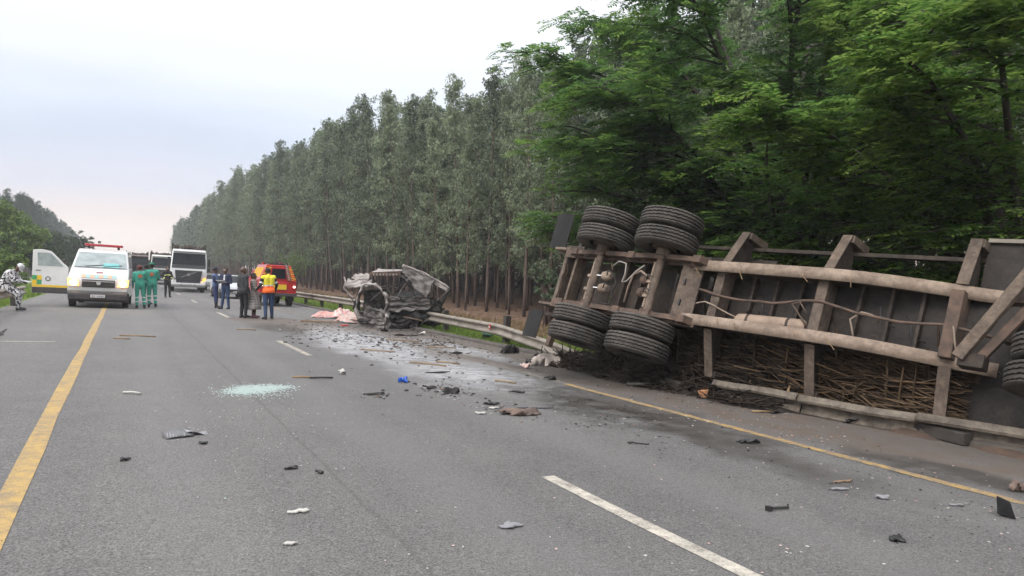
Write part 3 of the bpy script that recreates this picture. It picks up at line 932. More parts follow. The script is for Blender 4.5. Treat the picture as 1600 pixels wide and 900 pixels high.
gl = thing('guardrail', Matrix.Identity(4), 'weathered corrugated guardrail under the seated person, left verge', 'guardrail')
for a, c in ((9.6, 13.4), (13.4, 17.2), (17.2, 21.0), (21.0, 24.8), (24.8, 28.6), (28.6, 31.2)):
    ys = [a + (c + .1 - a) * i / 6 for i in range(7)]
    w_beam('rail_beam', [(-3.28, y, gz(-3.3, y) + .52 + .01 * math.sin(y)) for y in ys], gl, 1)
for y in (11, 14.7, 18.4, 22.1, 25.8, 29.6):
    wood_post(gl, -3.42, y, .70)

# the flattened guardrail the trailer lies on
gf = thing('flattened_guardrail', Matrix.Identity(4), 'crushed pale guardrail lying flat under the lower edge of the trailer', 'guardrail')
FL = [(7.93, 7.7), (7.99, 7.0), (8.08, 6.3), (8.19, 5.5), (8.31, 4.8), (8.45, 4.0), (8.60, 3.2)]
for i in range(0, 6, 2):
    pts = [Vector(FL[i]), Vector(FL[i + 1]), Vector(FL[i + 2])] if i + 2 < len(FL) else [Vector(FL[i]), Vector(FL[i + 1])]
    path = []
    for k in range(9):
        t = k / 8 * (len(pts) - 1); j = min(int(t), len(pts) - 2); p = pts[j].lerp(pts[j + 1], t - j)
        path.append((p.x + .01 * (i % 4), p.y, -SL * p.x + .15 + .005 * math.sin(p.y * 4 + i) - .012 * (i % 4)))
    w_beam('rail_beam', path, gf, -1, [.40 + .02 * math.sin(k * 1.1 + i) for k in range(9)], pm('scraped concrete-grey rail', (.22, .185, .145), (.08, .064, .05), 2.2, rough=.8, metal=.1, bump=.3, grime=.4))
for i, (x, y) in enumerate([(7.78, 8.8), (8.32, 4.75)]):
    p = MB().beam((x - .02, y - .5, -SL * x + .08), (x + .1, y + .35, -SL * x + .10), .15, .14).build('fallen_post', M_post, gf, bevel=.01)
# ------------------------------------------------------------------ the overturned cane trailer
# local axes: x rear -> front, y across (one side up in the air), z out of the underside
TR = Matrix(((.1945, .3474, -.9173, 7.379), (-.9788, .0067, -.2050, 10.138), (-.0643, .9377, .3415, 1.322), (0, 0, 0, 1)))
tr = thing('overturned_trailer', TR, 'dusty brown cane trailer lying on its side with its underside and wheels showing', 'trailer')

# tyre with ribbed, zigzag-grooved tread
TYR_R, TYR_W = .53, .285
prof, zig = [], []


def tp(r, h, z=0): prof.append((r, h)); zig.append(z)


tp(.27, -.11); tp(.31, -.135); tp(.40, -.143); tp(.47, -.140); tp(.512, -.128)
for g in (-.085, -.028, .028, .085):
    tp(.528, g - .022 if abs(g) > .05 else g - .02, .0)
    tp(TYR_R - (.004 if abs(g) > .05 else 0), g - .012, .006); tp(TYR_R - .03, g - .007, .006); tp(TYR_R - .03, g + .007, .006); tp(TYR_R - (.004 if abs(g) > .05 else 0), g + .012, .006)
tp(.512, .128); tp(.47, .140); tp(.40, .143); tp(.31, .135); tp(.27, .11)
_t = MB().lathe(prof, (0, 0, 0), (0, 1, 0), 72, zig=zig).build('tyre', M_rubber, smooth=True)
tyre_mesh = _t.data; bpy.data.objects.remove(_t)
_r = MB().lathe([(.275, -.105), (.255, -.10), (.245, -.02), (.15, .01), (.15, .05), (.10, .06), (.0, .06)], (0, 0, 0), (0, 1, 0), 24)
for k in range(10):
    a = 2 * math.pi * k / 10
    _r.cyl((.19 * math.cos(a), -.02, .19 * math.sin(a)), (.19 * math.cos(a), .035, .19 * math.sin(a)), .016, n=6)
_r = _r.build('rim', pm('dirty wheel steel', (.17, .15, .13), (.09, .075, .06), 8, rough=.7, metal=.4), smooth=True)
rim_mesh = _r.data; bpy.data.objects.remove(_r)


def wheel(parent, x, y, z, spin=0, flip=False, yaw=0):
    o = link('tyre', tyre_mesh, parent); o.location = (x, y, z); o.rotation_euler = (0, spin, yaw)
    r_ = link('rim', rim_mesh, o)
    if flip: r_.rotation_euler = (0, 0, math.pi)
    return o


AX2 = 1.344
for ax, sp in ((0, .3), (AX2, 1.1)):
    for s in (-1, 1):
        wheel(tr, ax, s * 1.08, 0, sp + s, s < 0); wheel(tr, ax, s * .755, 0, sp * 2 + s, s > 0)
    MB().cyl((ax, -.62, 0), (ax, .62, 0), .068, n=16).cyl((ax, -.62, 0), (ax, -.50, 0), .12, n=16).cyl((ax, .50, 0), (ax, .62, 0), .12, n=16).build('axle', M_chassis_mid, tr, smooth=True)
    for s in (-1, 1):
        MB().cyl((ax, s * .64, 0), (ax, s * .92, 0), .21, n=24).build('brake_drum', M_rust, tr, smooth=True)
        ls = MB()
        for k in range(5):
            w = .64 - k * .10
            ls.tube([(ax + w * q, s * .50, -.10 - .018 * k + .07 * (1 - q * q)) for q in np.linspace(-1, 1, 9)], .001)
        ls = MB()
        for k in range(5):
            w = .64 - k * .09
            ls.grid(lambda u, v: (ax + w * (2 * u - 1), s * .50 + .04 * (2 * v - 1), -.03 - .024 * k + .05 * (1 - (2 * u - 1) ** 2)), 8, 1)
        ls.build('leaf_spring', M_rust, tr, thick=.018)
        MB().box((ax, s * .50, .05), (.20, .13, .05)).box((ax - .06, s * .50, -.02), (.025, .12, .2)).box((ax + .06, s * .50, -.02), (.025, .12, .2)).build('spring_clamp', M_rust, tr, bevel=.006)
    for k, yy in enumerate((.08, -.15)):
        bx = ax + (.24 if ax == 0 else -.22)
        ch = MB().lathe([(0, -.10), (.05, -.10), (.078, -.075), (.08, -.02), (.092, -.015), (.092, .015), (.08, .02), (.075, .07), (.05, .10), (0, .10)], (bx, yy, -.04), (1, 0, 0), 18).build('brake_chamber', M_rust if ax else M_chassis, tr, smooth=True)
        MB().cyl((bx, yy, -.04), (ax + (.03 if ax == 0 else -.03), yy - .02, .03), .014, n=6).build('push_rod', M_chrome, ch)
        MB().tube([(bx + .05, yy, .03), (bx + .12, yy + .06, .10), (bx + .22, yy + .03, .06), (bx + .25, yy - .1, -.05), (bx + .16, yy - .25, -.12), (bx + .02, yy - .27, -.05)], .013, 6).build('air_hose', M_rubber, ch, smooth='all')
    MB().cyl((ax - .12, -.40, -.02), (ax - .12, .40, -.02), .022, n=8).box((ax - .12, .05, -.02), (.09, .05, .09)).box((ax - .12, -.2, -.02), (.09, .05, .09)).build('cam_shaft', M_chassis, tr)
# pale air line looping between the axles
MB().tube([(.35, .25, .02), (.55, .33, .10), (.72, .30, .10), (.74, .12, .08), (.68, -.02, .04), (.80, .0, .06), (.98, .18, .1), (1.10, .30, .08)], .014, 6).build('air_hose', pm('grey air line', (.30, .27, .24), rough=.6), tr, smooth='all')
MB().tube([(.82, -.36, .0), (.86, -.1, .05), (.92, .12, .08), (1.05, .2, .07), (1.2, .12, .05)], .02, 6).build('air_hose', M_chassis, tr, smooth='all')

# bogie subframe
for s in (-1, 1):
    MB().box((.55, s * .50, -.30), (3.25, .10, .26)).build('subframe_beam', M_chassis_dk, tr, bevel=.01)
    MB().box((.55, s * .50, -.165), (3.25, .16, .016)).build('subframe_flange', M_rust, tr)
    for hx in (-.70, .67, 2.02):
        MB().prism([(hx - .13, -.2), (hx + .13, -.2), (hx + .07, .02), (hx - .07, .02)], s * .50 - .06, s * .50 + .06, axis=1).build('spring_hanger', M_rust, tr, bevel=.008)
for i, (a, c) in enumerate(((-1.0, -.02), (.0, .66), (.68, 1.34), (1.36, 2.0))):
    MB().box(((a + c) / 2, 0, -.52 - .004 * i), (c - a - .01, .90, .012)).build('floor_panel', M_chassis_dk, tr)
for xx in (.42, .80):
    MB().box((xx, 0, -.40), (.07, .90, .22)).build('cross_member', M_chassis_dk, tr, bevel=.008)
MB().prism([(1.70, -.14), (1.90, -.20), (2.03, -.24), (2.03, -.27), (1.89, -.23), (1.70, -.17)], -.44, .44, axis=1).box((1.70, 0, -.3), (.016, .88, .30)).build('cross_member', M_chassis_mid, tr)
for yy in (-.2, .15):
    MB().box((1.80, yy, -.160), (.03, .10, .03)).build('cut_out', M_black, tr)
# rear cross beam, dock plate, mudflaps
rear = MB().prism([(-1.42, -.50), (-1.10, -.22), (-1.05, -.22), (-1.05, -.70), (-1.42, -.70)], -.52, .66, axis=1).build('rear_beam', M_chassis_mid, tr, bevel=.012)
MB().box((-1.25, .62, -.47), (.5, .05, .46)).build('end_plate', M_chassis_mid, rear, bevel=.008)
MB().box((-1.25, -.52, -.47), (.5, .05, .46)).build('end_plate', M_chassis_mid, rear, bevel=.008)
MB().box((-.78, .05, -.33), (.06, 1.02, .26)).build('cross_member', M_chassis_mid, tr, bevel=.008)
ch = MB()
for k in range(16):
    ch.tube([(-.93 + .02 * math.cos(k), -.42 + .045 * k + .03 * math.cos(t), -.2 + .045 * math.sin(t) + .004 * k) for t in np.linspace(0, 6.28, 9)], .010, 5)
ch.build('rusty_chain', M_rust, tr)
for s, a in ((1, .06), (-1, -.04)):
    fl = MB().grid(lambda u, v: (-1.80 + (.46 if s > 0 else .40) * u - (.04 * v if s < 0 else -.05 * v), s * (.66 + (.70 if s > 0 else .56) * v), -.36 + .05 * math.sin(u * 3.1) * v + a * v), 4, 6).build('mudflap', pm('mud flap rubber', (.008, .008, .008), (.014, .012, .011), 4, rough=.8), tr, thick=.018)
    MB().box((-1.30, s * .70, -.42), (.9, .07, .07)).build('flap_bracket', M_chassis_dk, tr, bevel=.008)
MB().box((-1.08, -.92, -.45), (.10, .80, .12)).build('lamp_bar', M_rust, tr, bevel=.01)
MB().box((-1.08, .92, -.52), (.08, .62, .10)).build('lamp_bar', M_chassis_dk, tr, bevel=.01)
MB().cyl((-.82, .86, -.35), (-.82, 1.02, -.35), .09, n=16).build('work_lamp', M_chassis, tr, smooth=True)

# main frame rails with the goose-neck
RX = [1.88, 2.1, 3.0, 4.0, 4.45, 4.9, 5.35, 5.75, 6.1]
RZ = [-.19, -.16, -.155, -.155, -.19, -.28, -.41, -.54, -.62]


def rail_zz(x): return float(np.interp(x, RX, RZ))


for s in (-1, 1):
    b_ = MB(); n = 26
    for (y0, y1, dz0, dz1) in ((.365, .535, 0, 0),):
        pass

    def xx(u): return RX[0] + (RX[-1] - RX[0]) * u
    b_.grid(lambda u, v: (xx(u), s * (.365 + .17 * v), rail_zz(xx(u))), n, 1)
    b_.build('rail_flange', M_chassis, tr, thick=.022, smooth=True)
    b_ = MB().grid(lambda u, v: (xx(u), s * .45, rail_zz(xx(u)) - .013 + (-.80 - rail_zz(xx(u))) * v), n, 1)
    b_.build('rail_web', M_chassis_dk, tr, thick=.016)

# floor sheets and ribs
OUT = (2.35, 3.98, 5.6)
ribs = [2.78, 3.16, 3.55, 4.40, 4.80, 5.18]
cuts = sorted([1.98] + list(OUT) + ribs + [6.2])
for i, (a, c) in enumerate(zip(cuts[:-1], cuts[1:])):
    MB().box(((a + c) / 2, 0, -.66 - .003 * (i % 2)), (c - a - .012, .87, .012)).build('floor_panel', M_floorsteel, tr)
for x in ribs:
    MB().box((x, 0, -.60), (.045, .88, .10)).build('rib', M_chassis_dk, tr, bevel=.005)
for i, x in enumerate(OUT):
    zz = max(rail_zz(x) - .03, -.5)
    MB().box((x, 0, -.42 - (.08 if i == 2 else 0)), (.15, .87, .30)).build('cross_member', M_chassis_mid if i != 2 else M_rust, tr, bevel=.008)
    for s in (-1, 1):
        z0 = -.30 if i < 2 else -.46
        og = MB().add([(x - .07, s * .54, z0), (x + .07, s * .54, z0), (x + .07, s * 1.22, -.66), (x - .07, s * 1.22, -.66)], [(0, 1, 2, 3)]).build('outrigger', M_chassis_mid, tr, thick=.02)
        # curved web behind the face plate
        poly = [(s * .46, z0 - .02), (s * 1.22, -.67), (s * 1.22, -.98)] + [(s * (.46 + .62 * math.sin(t)), -.98 + .28 * (1 - math.cos(t)) * .4 - .02) for t in np.linspace(1.4, 0, 5)]
        MB().prism(poly, x - .012, x + .012, axis=0).build('gusset', M_chassis_dk, og)
        MB().box((x + .02, s * 1.17, -.93), (.18, .14, .52), taper=.8).build('stake', M_chassis_mid if s > 0 else M_chassis_dk, og, bevel=.008)
for s in (-1, 1):
    MB().box((4.0, s * (1.03 if s > 0 else 1.18), -.96), (5.4, .06, .075)).build('side_rail', M_chassis_dk, tr, bevel=.006)
    MB().box((6.45, s * .92, -.90), (1.55, .66, .03)).build('side_panel', M_floorsteel, tr)
MB().box((2.05, .80, -1.02), (1.5, .16, .04)).build('side_plank', M_chassis_dk, tr, bevel=.006)
MB().box((6.45, 1.27, -.86), (1.55, .05, .07)).build('side_rail', M_galv, tr)
# far deck edge, seen only through the gaps
MB().box((3.0, -.2, -1.75), (8.0, 1.9, .05)).build('headboard', M_floorsteel, tr)

# air tank, hoses
tk = MB().lathe([(0, -.55), (.07, -.55), (.105, -.50), (.11, -.46), (.11, .46), (.105, .50), (.07, .55), (0, .55)], (3.30, -.31, -.36), (1, .03, 0), 20).build('air_tank', pm('dusty cream tank', (.36, .27, .20), (.22, .16, .12), 4, rough=.8), tr, smooth=True)
for dx in (-.33, .3):
    MB().lathe([(.114, -.02), (.118, 0), (.114, .02)], (3.30 + dx, -.31 + .03 * dx, -.36), (1, .03, 0), 20).build('tank_strap', M_chassis_dk, tk)
hz_ = [[(1.95, .08, -.28), (2.35, .02, -.27), (2.8, -.02, -.34), (3.3, .0, -.32), (3.7, .05, -.28), (4.0, .08, -.27), (4.5, -.02, -.33), (5.0, -.06, -.36), (5.5, -.03, -.40), (6.0, -.08, -.5)],
       [(1.98, -.18, -.30), (2.2, -.12, -.27), (2.5, -.2, -.27), (2.8, -.3, -.3)],
       [(3.9, -.32, -.3), (3.75, -.15, -.25), (3.6, .0, -.28), (3.72, .03, -.27), (3.85, -.12, -.27)],
       [(4.5, -.36, -.4), (4.42, -.1, -.35), (4.55, .0, -.33), (4.7, -.02, -.34)],
       [(5.62, -.02, -.38), (5.7, -.25, -.3), (5.74, -.42, -.35)]]
for k, pth in enumerate(hz_):
    fine = []
    for a, c in zip(pth[:-1], pth[1:]):
        for t in (0, .5): fine.append(tuple(Vector(a).lerp(Vector(c), t) + Vector((0, .012 * math.sin(7 * a[0]), .01))))
    fine.append(pth[-1])
    MB().tube(fine, .022 if k == 0 else .013, 6).build('brake_pipe', M_rust if k in (0, 2) else M_chassis, tr, smooth='all')

# front dolly: draw beams and the wheel pair at the picture's edge
MB().beam((5.86, -.50, .03), (6.60, .98, .10), .13, .10, up=(0, 0, 1)).build('draw_beam', M_chassis_mid, tr, bevel=.01)
MB().beam((6.02, -.52, -.06), (6.42, .22, -.10), .10, .08, up=(0, 0, 1)).build('draw_beam', M_rust, tr, bevel=.01)
MB().box((5.98, -.50, -.10), (.26, .16, .22)).build('draw_bracket', M_chassis_dk, tr, bevel=.01)
wheel(tr, 6.86, -.27, -.05, .4, True, .08); wheel(tr, 6.84, -.60, -.05, 1.3, False, .08)
MB().cyl((6.86, -.1, -.05), (6.9, .9, -.05), .07, n=14).build('axle', M_chassis_mid, tr, smooth=True)
MB().beam((6.2, .3, -.16), (7.2, .34, -.16), .12, .16).build('dolly_beam', M_rust, tr, bevel=.01)
MB().beam((6.15, -.1, -.45), (7.2, -.1, -.45), .10, .18).build('dolly_beam', M_chassis_dk, tr, bevel=.01)

# ------------------------------------------------------------------ sugar cane
M_cane = leaf_mat('sugar cane stalk', (.014, .009, .007), (.135, .088, .050), .0, .7)
M_cane_dk = leaf_mat('charred cane stalk', (.008, .006, .005), (.045, .031, .021), .0, .8)


def sticks(P, D, Ln, rad):
    n = len(P); D = unit(D); u = unit(np.cross(D, rng.normal(size=(n, 3)))); w = np.cross(D, u)
    a = P - D * Ln[:, None] / 2; c = P + D * Ln[:, None] / 2; mid = P + u * (Ln * rng.uniform(-.05, .05, n))[:, None]
    rings = []
    for q, rr in ((a, rad), (mid, rad), (c, rad * .8)):
        rings.append([q + (u * math.cos(t) + w * math.sin(t)) * rr[:, None] for t in (0, 2.09, 4.19)])
    qs = []
    for k in range(2):
        for j in range(3):
            qs.append(np.stack([rings[k][j], rings[k][(j + 1) % 3], rings[k + 1][(j + 1) % 3], rings[k + 1][j]], 1))
    V = np.array(rings).transpose(2, 0, 1, 3).reshape(n, 9, 3)      # per stick: 3 rings of 3
    F = []
    for k in range(2):
        for j in range(3): F.append([k * 3 + j, k * 3 + (j + 1) % 3, k * 3 + 3 + (j + 1) % 3, k * 3 + 3 + j])
    F = np.array(F)
    Q = (np.arange(n)[:, None, None] * 9 + F[None]).reshape(-1, 4)
    return V.reshape(-1, 3), Q


TRn = np.array(TR)
n = 3000
loc = np.stack([rng.uniform(1.2, 5.75, n), rng.uniform(-1.20, -.30, n), rng.uniform(-1.62, -.78, n)], 1)
loc[:, 2] = np.where(rng.uniform(size=n) < .5, rng.uniform(-1.05, -.72, n), loc[:, 2])
D = np.stack([np.ones(n), rng.normal(size=n) * .22 - .12, rng.normal(size=n) * .22], 1)
D[rng.uniform(size=n) < .08] = rng.normal(size=(1, 3))
kk = rng.uniform(size=n) < .09
D[kk] = rng.normal(size=(kk.sum(), 3))
Ln = rng.uniform(.35, 1.1, n); Ln[kk] = rng.uniform(.2, .5, kk.sum())
loc[:, 0] = np.clip(loc[:, 0], .9 + Ln / 2, 5.85 - Ln / 2)
W = (np.concatenate([loc, np.ones((n, 1))], 1) @ TRn.T)[:, :3]
V, Q = sticks(W, D @ TRn[:3, :3].T, Ln, rng.uniform(.008, .016, n))
dk = np.repeat(loc[:, 0] < 3.3 + rng.normal(size=n) * .35, 6).astype(np.int32)
tag(link('cane_load', np_mesh('cane_load', V, Q, [M_cane, M_cane_dk], dk)), 'tangled brown sugar cane load showing between the lower outriggers', 'sugar cane', kind='stuff')
# spilt cane and trash under the rear wheels
n = 1900
x = rng.normal(8.15, .5, n); y = rng.uniform(6.6, 12.6, n); keep = (x > 7.25 + .12 * np.abs(y - 9.5)) & (x < 9.6); x, y = x[keep], y[keep]; n = len(x)
hgt = np.clip(.55 * (x - 7.3), 0, .62) * np.clip(1 - np.abs(y - 9.6) / 4.2, .15, 1)
z = -SL * x + rng.uniform(0, 1, n) * hgt + .01
D = np.stack([rng.normal(size=n) * .6, rng.normal(size=n), rng.normal(size=n) * .33], 1)
V, Q = sticks(np.stack([x, y, z], 1), D, rng.uniform(.12, .7, n), rng.uniform(.005, .014, n))
tag(link('spilt_cane', np_mesh('spilt_cane', V, Q, [M_cane_dk])), 'dark spilt cane and trash heaped under the rear trailer wheels', 'sugar cane', kind='stuff')
hb = MB()
hb.grid(lambda u, v: (7.55 + 1.9 * u, 6.4 + 6.4 * v, -SL * (7.55 + 1.9 * u) - .02 + (.50 * u ** .8) * max(.0, 1 - abs(v * 6.4 + 6.4 - 9.7) / 3.6) ** .6 * (1 + .25 * math.sin(v * 31 + u * 8)) + .04 * math.sin(v * 70 + u * 23)), 14, 40)
o = hb.build('trash_heap', pm('black cane trash', (.028, .021, .016), (.012, .010, .009), 9, rough=.95, bump=.9, bscale=30), smooth='all'); tag(o, 'dark heap of cane trash under the trailer bogie', 'cane trash', kind='stuff')

for s in (-1, 1):
    for k in range(7):
        MB().box((-.9 + .45 * k, s * .50, -.150), (.05, .10, .02)).build('weld_plate', M_chassis_dk, tr)
for k, (x, y, z) in enumerate(((2.9, .2, -.6), (3.4, .1, -.6), (4.6, .25, -.6), (5.0, .1, -.6))):
    MB().tube([(x, y, z), (x + .1, y - .1, z + .08), (x + .12, y - .3, z + .05), (x + .3, y - .34, z + .02)], .009, 5).build('loose_wire', M_black, tr, smooth='all')
for k in range(10):
    x = random.uniform(-.2, 5.6); y = random.choice((-.40, .40)) + random.uniform(-.03, .03)
    MB().tube([(x, y, -.14), (x + .05, y - .06, -.05), (x + random.uniform(.05, .2), y - random.uniform(.1, .2), -.08)], .006, 4).build('cane_trash', MATS.get('dry cane') or pm('dry cane', (.30, .21, .11), (.19, .125, .07), 8, rough=.8), tr)
# ------------------------------------------------------------------ vehicles: x across, front at y = 0 facing -y, z up
def shell(name, prof, mat, parent, bevel=.05, segs=3):
    """body from a closed side profile of (y, z, half width)"""
    n = len(prof)
    vs = [(-w, y, z) for y, z, w in prof] + [(w, y, z) for y, z, w in prof]
    b_ = MB().add(vs, [tuple(range(n)), tuple(range(2 * n - 1, n - 1, -1))] + [(i, (i + 1) % n, n + (i + 1) % n, n + i) for i in range(n)])
    o_ = b_.build(name, mat, parent, smooth=True, bevel=bevel, segs=segs)
    return o_


def panel(name, pts, mat, parent, thick=.012, bevel=0):
    return MB().add(pts, [tuple(range(len(pts)))]).build(name, mat, parent, thick=thick, bevel=bevel)


def road_wheel(parent, x, y, r, w, side):
    k = r / .53
    o_ = link('wheel', tyre_mesh, parent); o_.location = (x, y, r); o_.rotation_euler = (0, 0, R(90)); o_.scale = (k, w / .285, k)
    rm = link('rim', rim_mesh, o_)
    if side > 0: rm.rotation_euler = (0, 0, math.pi)
    return o_


def plate(parent, x, y, z, w=.46, h=.11, mat=None):
    p = MB().box((x, y, z), (w, .012, h)).build('number_plate', mat or M_white, parent, bevel=.004)
    for i in range(7):
        if i == 2: continue
        MB().box((x - w * .36 + i * w * .12, y - .009, z), (w * .055, .006, h * .5)).build('plate_mark', pm('plate ink', (.10, .10, .12), rough=.6), p)
    return p


M_bumper = pm('dark bumper plastic', (.040, .036, .036), (.06, .05, .05), 5, rough=.6)
M_teal = pm('teal marking', (.05, .33, .33), rough=.5)

# --- ambulance van
av = thing('ambulance_van', on_road(-.90, 29.6, R(-2)), 'white ambulance van with headlights on and its door standing open', 'ambulance')
HW = 1.0
shell('body', [(.06, .58, .96), (.02, .80, .98), (.06, 1.05, .98), (.16, 1.20, .96), (.74, 1.46, .94), (1.50, 2.08, .84), (1.72, 2.19, .82), (5.3, 2.24, .84), (5.45, 2.0, .88), (5.5, .55, HW), (4.9, .40, HW), (1.35, .40, HW), (.30, .50, .99)], M_white, av, .06)
shell('bumper', [(-.02, .60, .95), (-.07, .52, .96), (-.06, .30, .94), (.10, .22, .90), (.5, .22, .96), (.5, .56, 1.0)], M_bumper, av, .04)
ws = panel('windscreen', [(-.86, .735, 1.492), (.86, .735, 1.492), (.77, 1.43, 2.058), (-.77, 1.43, 2.058)], M_glass_pale, av, .02)
MB().beam((-.5, .74, 1.53), (.1, .83, 1.60), .02, .02).build('wiper', M_black, ws)
MB().beam((.1, .74, 1.53), (.68, .83, 1.60), .02, .02).build('wiper', M_black, ws)
panel('dash_cloth', [(.05, .735, 1.510), (.62, .735, 1.510), (.58, .93, 1.668), (.08, .93, 1.668)], pm('teal dashboard cloth', (.16, .42, .42), rough=.6), ws, .008)
gr_ = MB().box((0, .018, .90), (1.06, .05, .28)).build('grille', M_bumper, av, bevel=.02)
for z in (.82, .90, .98):
    MB().box((0, -.012, z), (1.02, .02, .03)).build('grille_slat', M_black if z != .98 else M_chrome, gr_)
MB().cyl((0, -.02, .92), (0, -.035, .92), .075, n=20).build('badge', M_chrome, gr_, smooth=True)
for i in range(8):
    panel('hood_marking', [(-.56 + i * .14, .078 + .0, 1.10), (-.43 + i * .14, .078, 1.10), (-.43 + i * .14, .175, 1.222), (-.56 + i * .14, .175, 1.222)], pm('faded orange marking', (.68, .42, .28), rough=.5) if i % 2 == 0 else pm('faded teal marking', (.34, .52, .52), rough=.5), av, .012)
MB().box((0, .33, 1.31), (.22, .03, .03)).build('hood_badge', M_redlens, av)
for s in (-1, 1):
    h_ = MB().add([(s * .60, -.03, .80), (s * .95, .0, .80), (s * .98, .06, 1.07), (s * .66, .01, 1.03)], [(0, 1, 2, 3)]).build('headlight', M_lamp, av, thick=.03)
    MB().lathe([(0, -.03), (.07, -.03), (.10, .0), (.10, .03)], (s * .78, -.04, .91), (0, 1, 0), 18).build('lamp_core', M_lamp_core, h_, smooth=True)
    road_wheel(av, s * .86, .92, .36, .22, s); road_wheel(av, s * .86, 4.3, .36, .22, s)
    MB().box((s * .80, -.055, .42), (.2, .03, .09)).build('fog_lamp', M_black, av, bevel=.01)
mi_ = MB().box((1.10, 1.05, 1.62), (.13, .10, .30)).box((1.0, 1.06, 1.55), (.16, .03, .03)).build('mirror', M_black, av, bevel=.02)
plate(av, 0, -.085, .44)
lb = MB().box((0, 1.95, 2.36), (1.30, .26, .10)).build('light_bar', M_redlens, av, bevel=.03)
for s in (-1, 1): MB().box((s * .5, 1.95, 2.27), (.08, .18, .10)).build('bar_foot', M_black, lb)
# open door on the far-left side of the picture, hinged at the front pillar
dr = link('door', None, av); dr.location = (-1.0, 1.02, .0); dr.rotation_euler = (0, 0, R(-78))
# the door swings so that its length runs away from the body (local +y -> out)
dpoly = [(.0, .44), (1.18, .44), (1.20, 2.02), (.92, 2.06), (.62, 2.00), (.05, 1.42)]
bpy.data.objects.remove(dr)
dr = MB().prism([(a, b_) for a, b_ in dpoly], -.035, .035, axis=0).build('door', M_white, av, bevel=.02)
dr.location = (-1.0, 1.02, 0); dr.rotation_euler = (0, 0, R(84))
for s in (-1, 1):
    q = s * .041
    panel('door_window', [(q, .20, 1.46), (q, 1.02, 1.46), (q, 1.05, 1.93), (q, .72, 1.94), (q, .62, 1.92)], M_glass_pale, dr, .006)
    panel('door_base', [(q, .02, .45), (q, 1.17, .45), (q, 1.17, .66), (q, .02, .66)], M_bumper, dr, .006)
    panel('door_band', [(q, .02, .67), (q, 1.17, .67), (q, 1.17, .75), (q, .02, .75)], M_yellow, dr, .006)
    for i, (m1, m2) in enumerate(((M_green, M_yellow), (M_yellow, M_green))):
        for j, m in enumerate((m1, m2)):
            y0 = .88 + .15 * i; z0 = .76 + .17 * j
            panel('door_check', [(q, y0, z0), (q, y0 + .145, z0), (q, y0 + .145, z0 + .165), (q, y0, z0 + .165)], m, dr, .006)
    MB().lathe([(.06, 0), (.085, 0)], (q, .68, .98), (1, 0, 0), 18).build('door_emblem', M_black, dr, thick=.006)
MB().box((0, 1.0, 1.28), (.10, .16, .03)).build('door_handle', M_black, dr, bevel=.01)
MB().box((.06, .22, 1.58), (.16, .12, .32)).build('mirror', M_bumper, dr, bevel=.03)


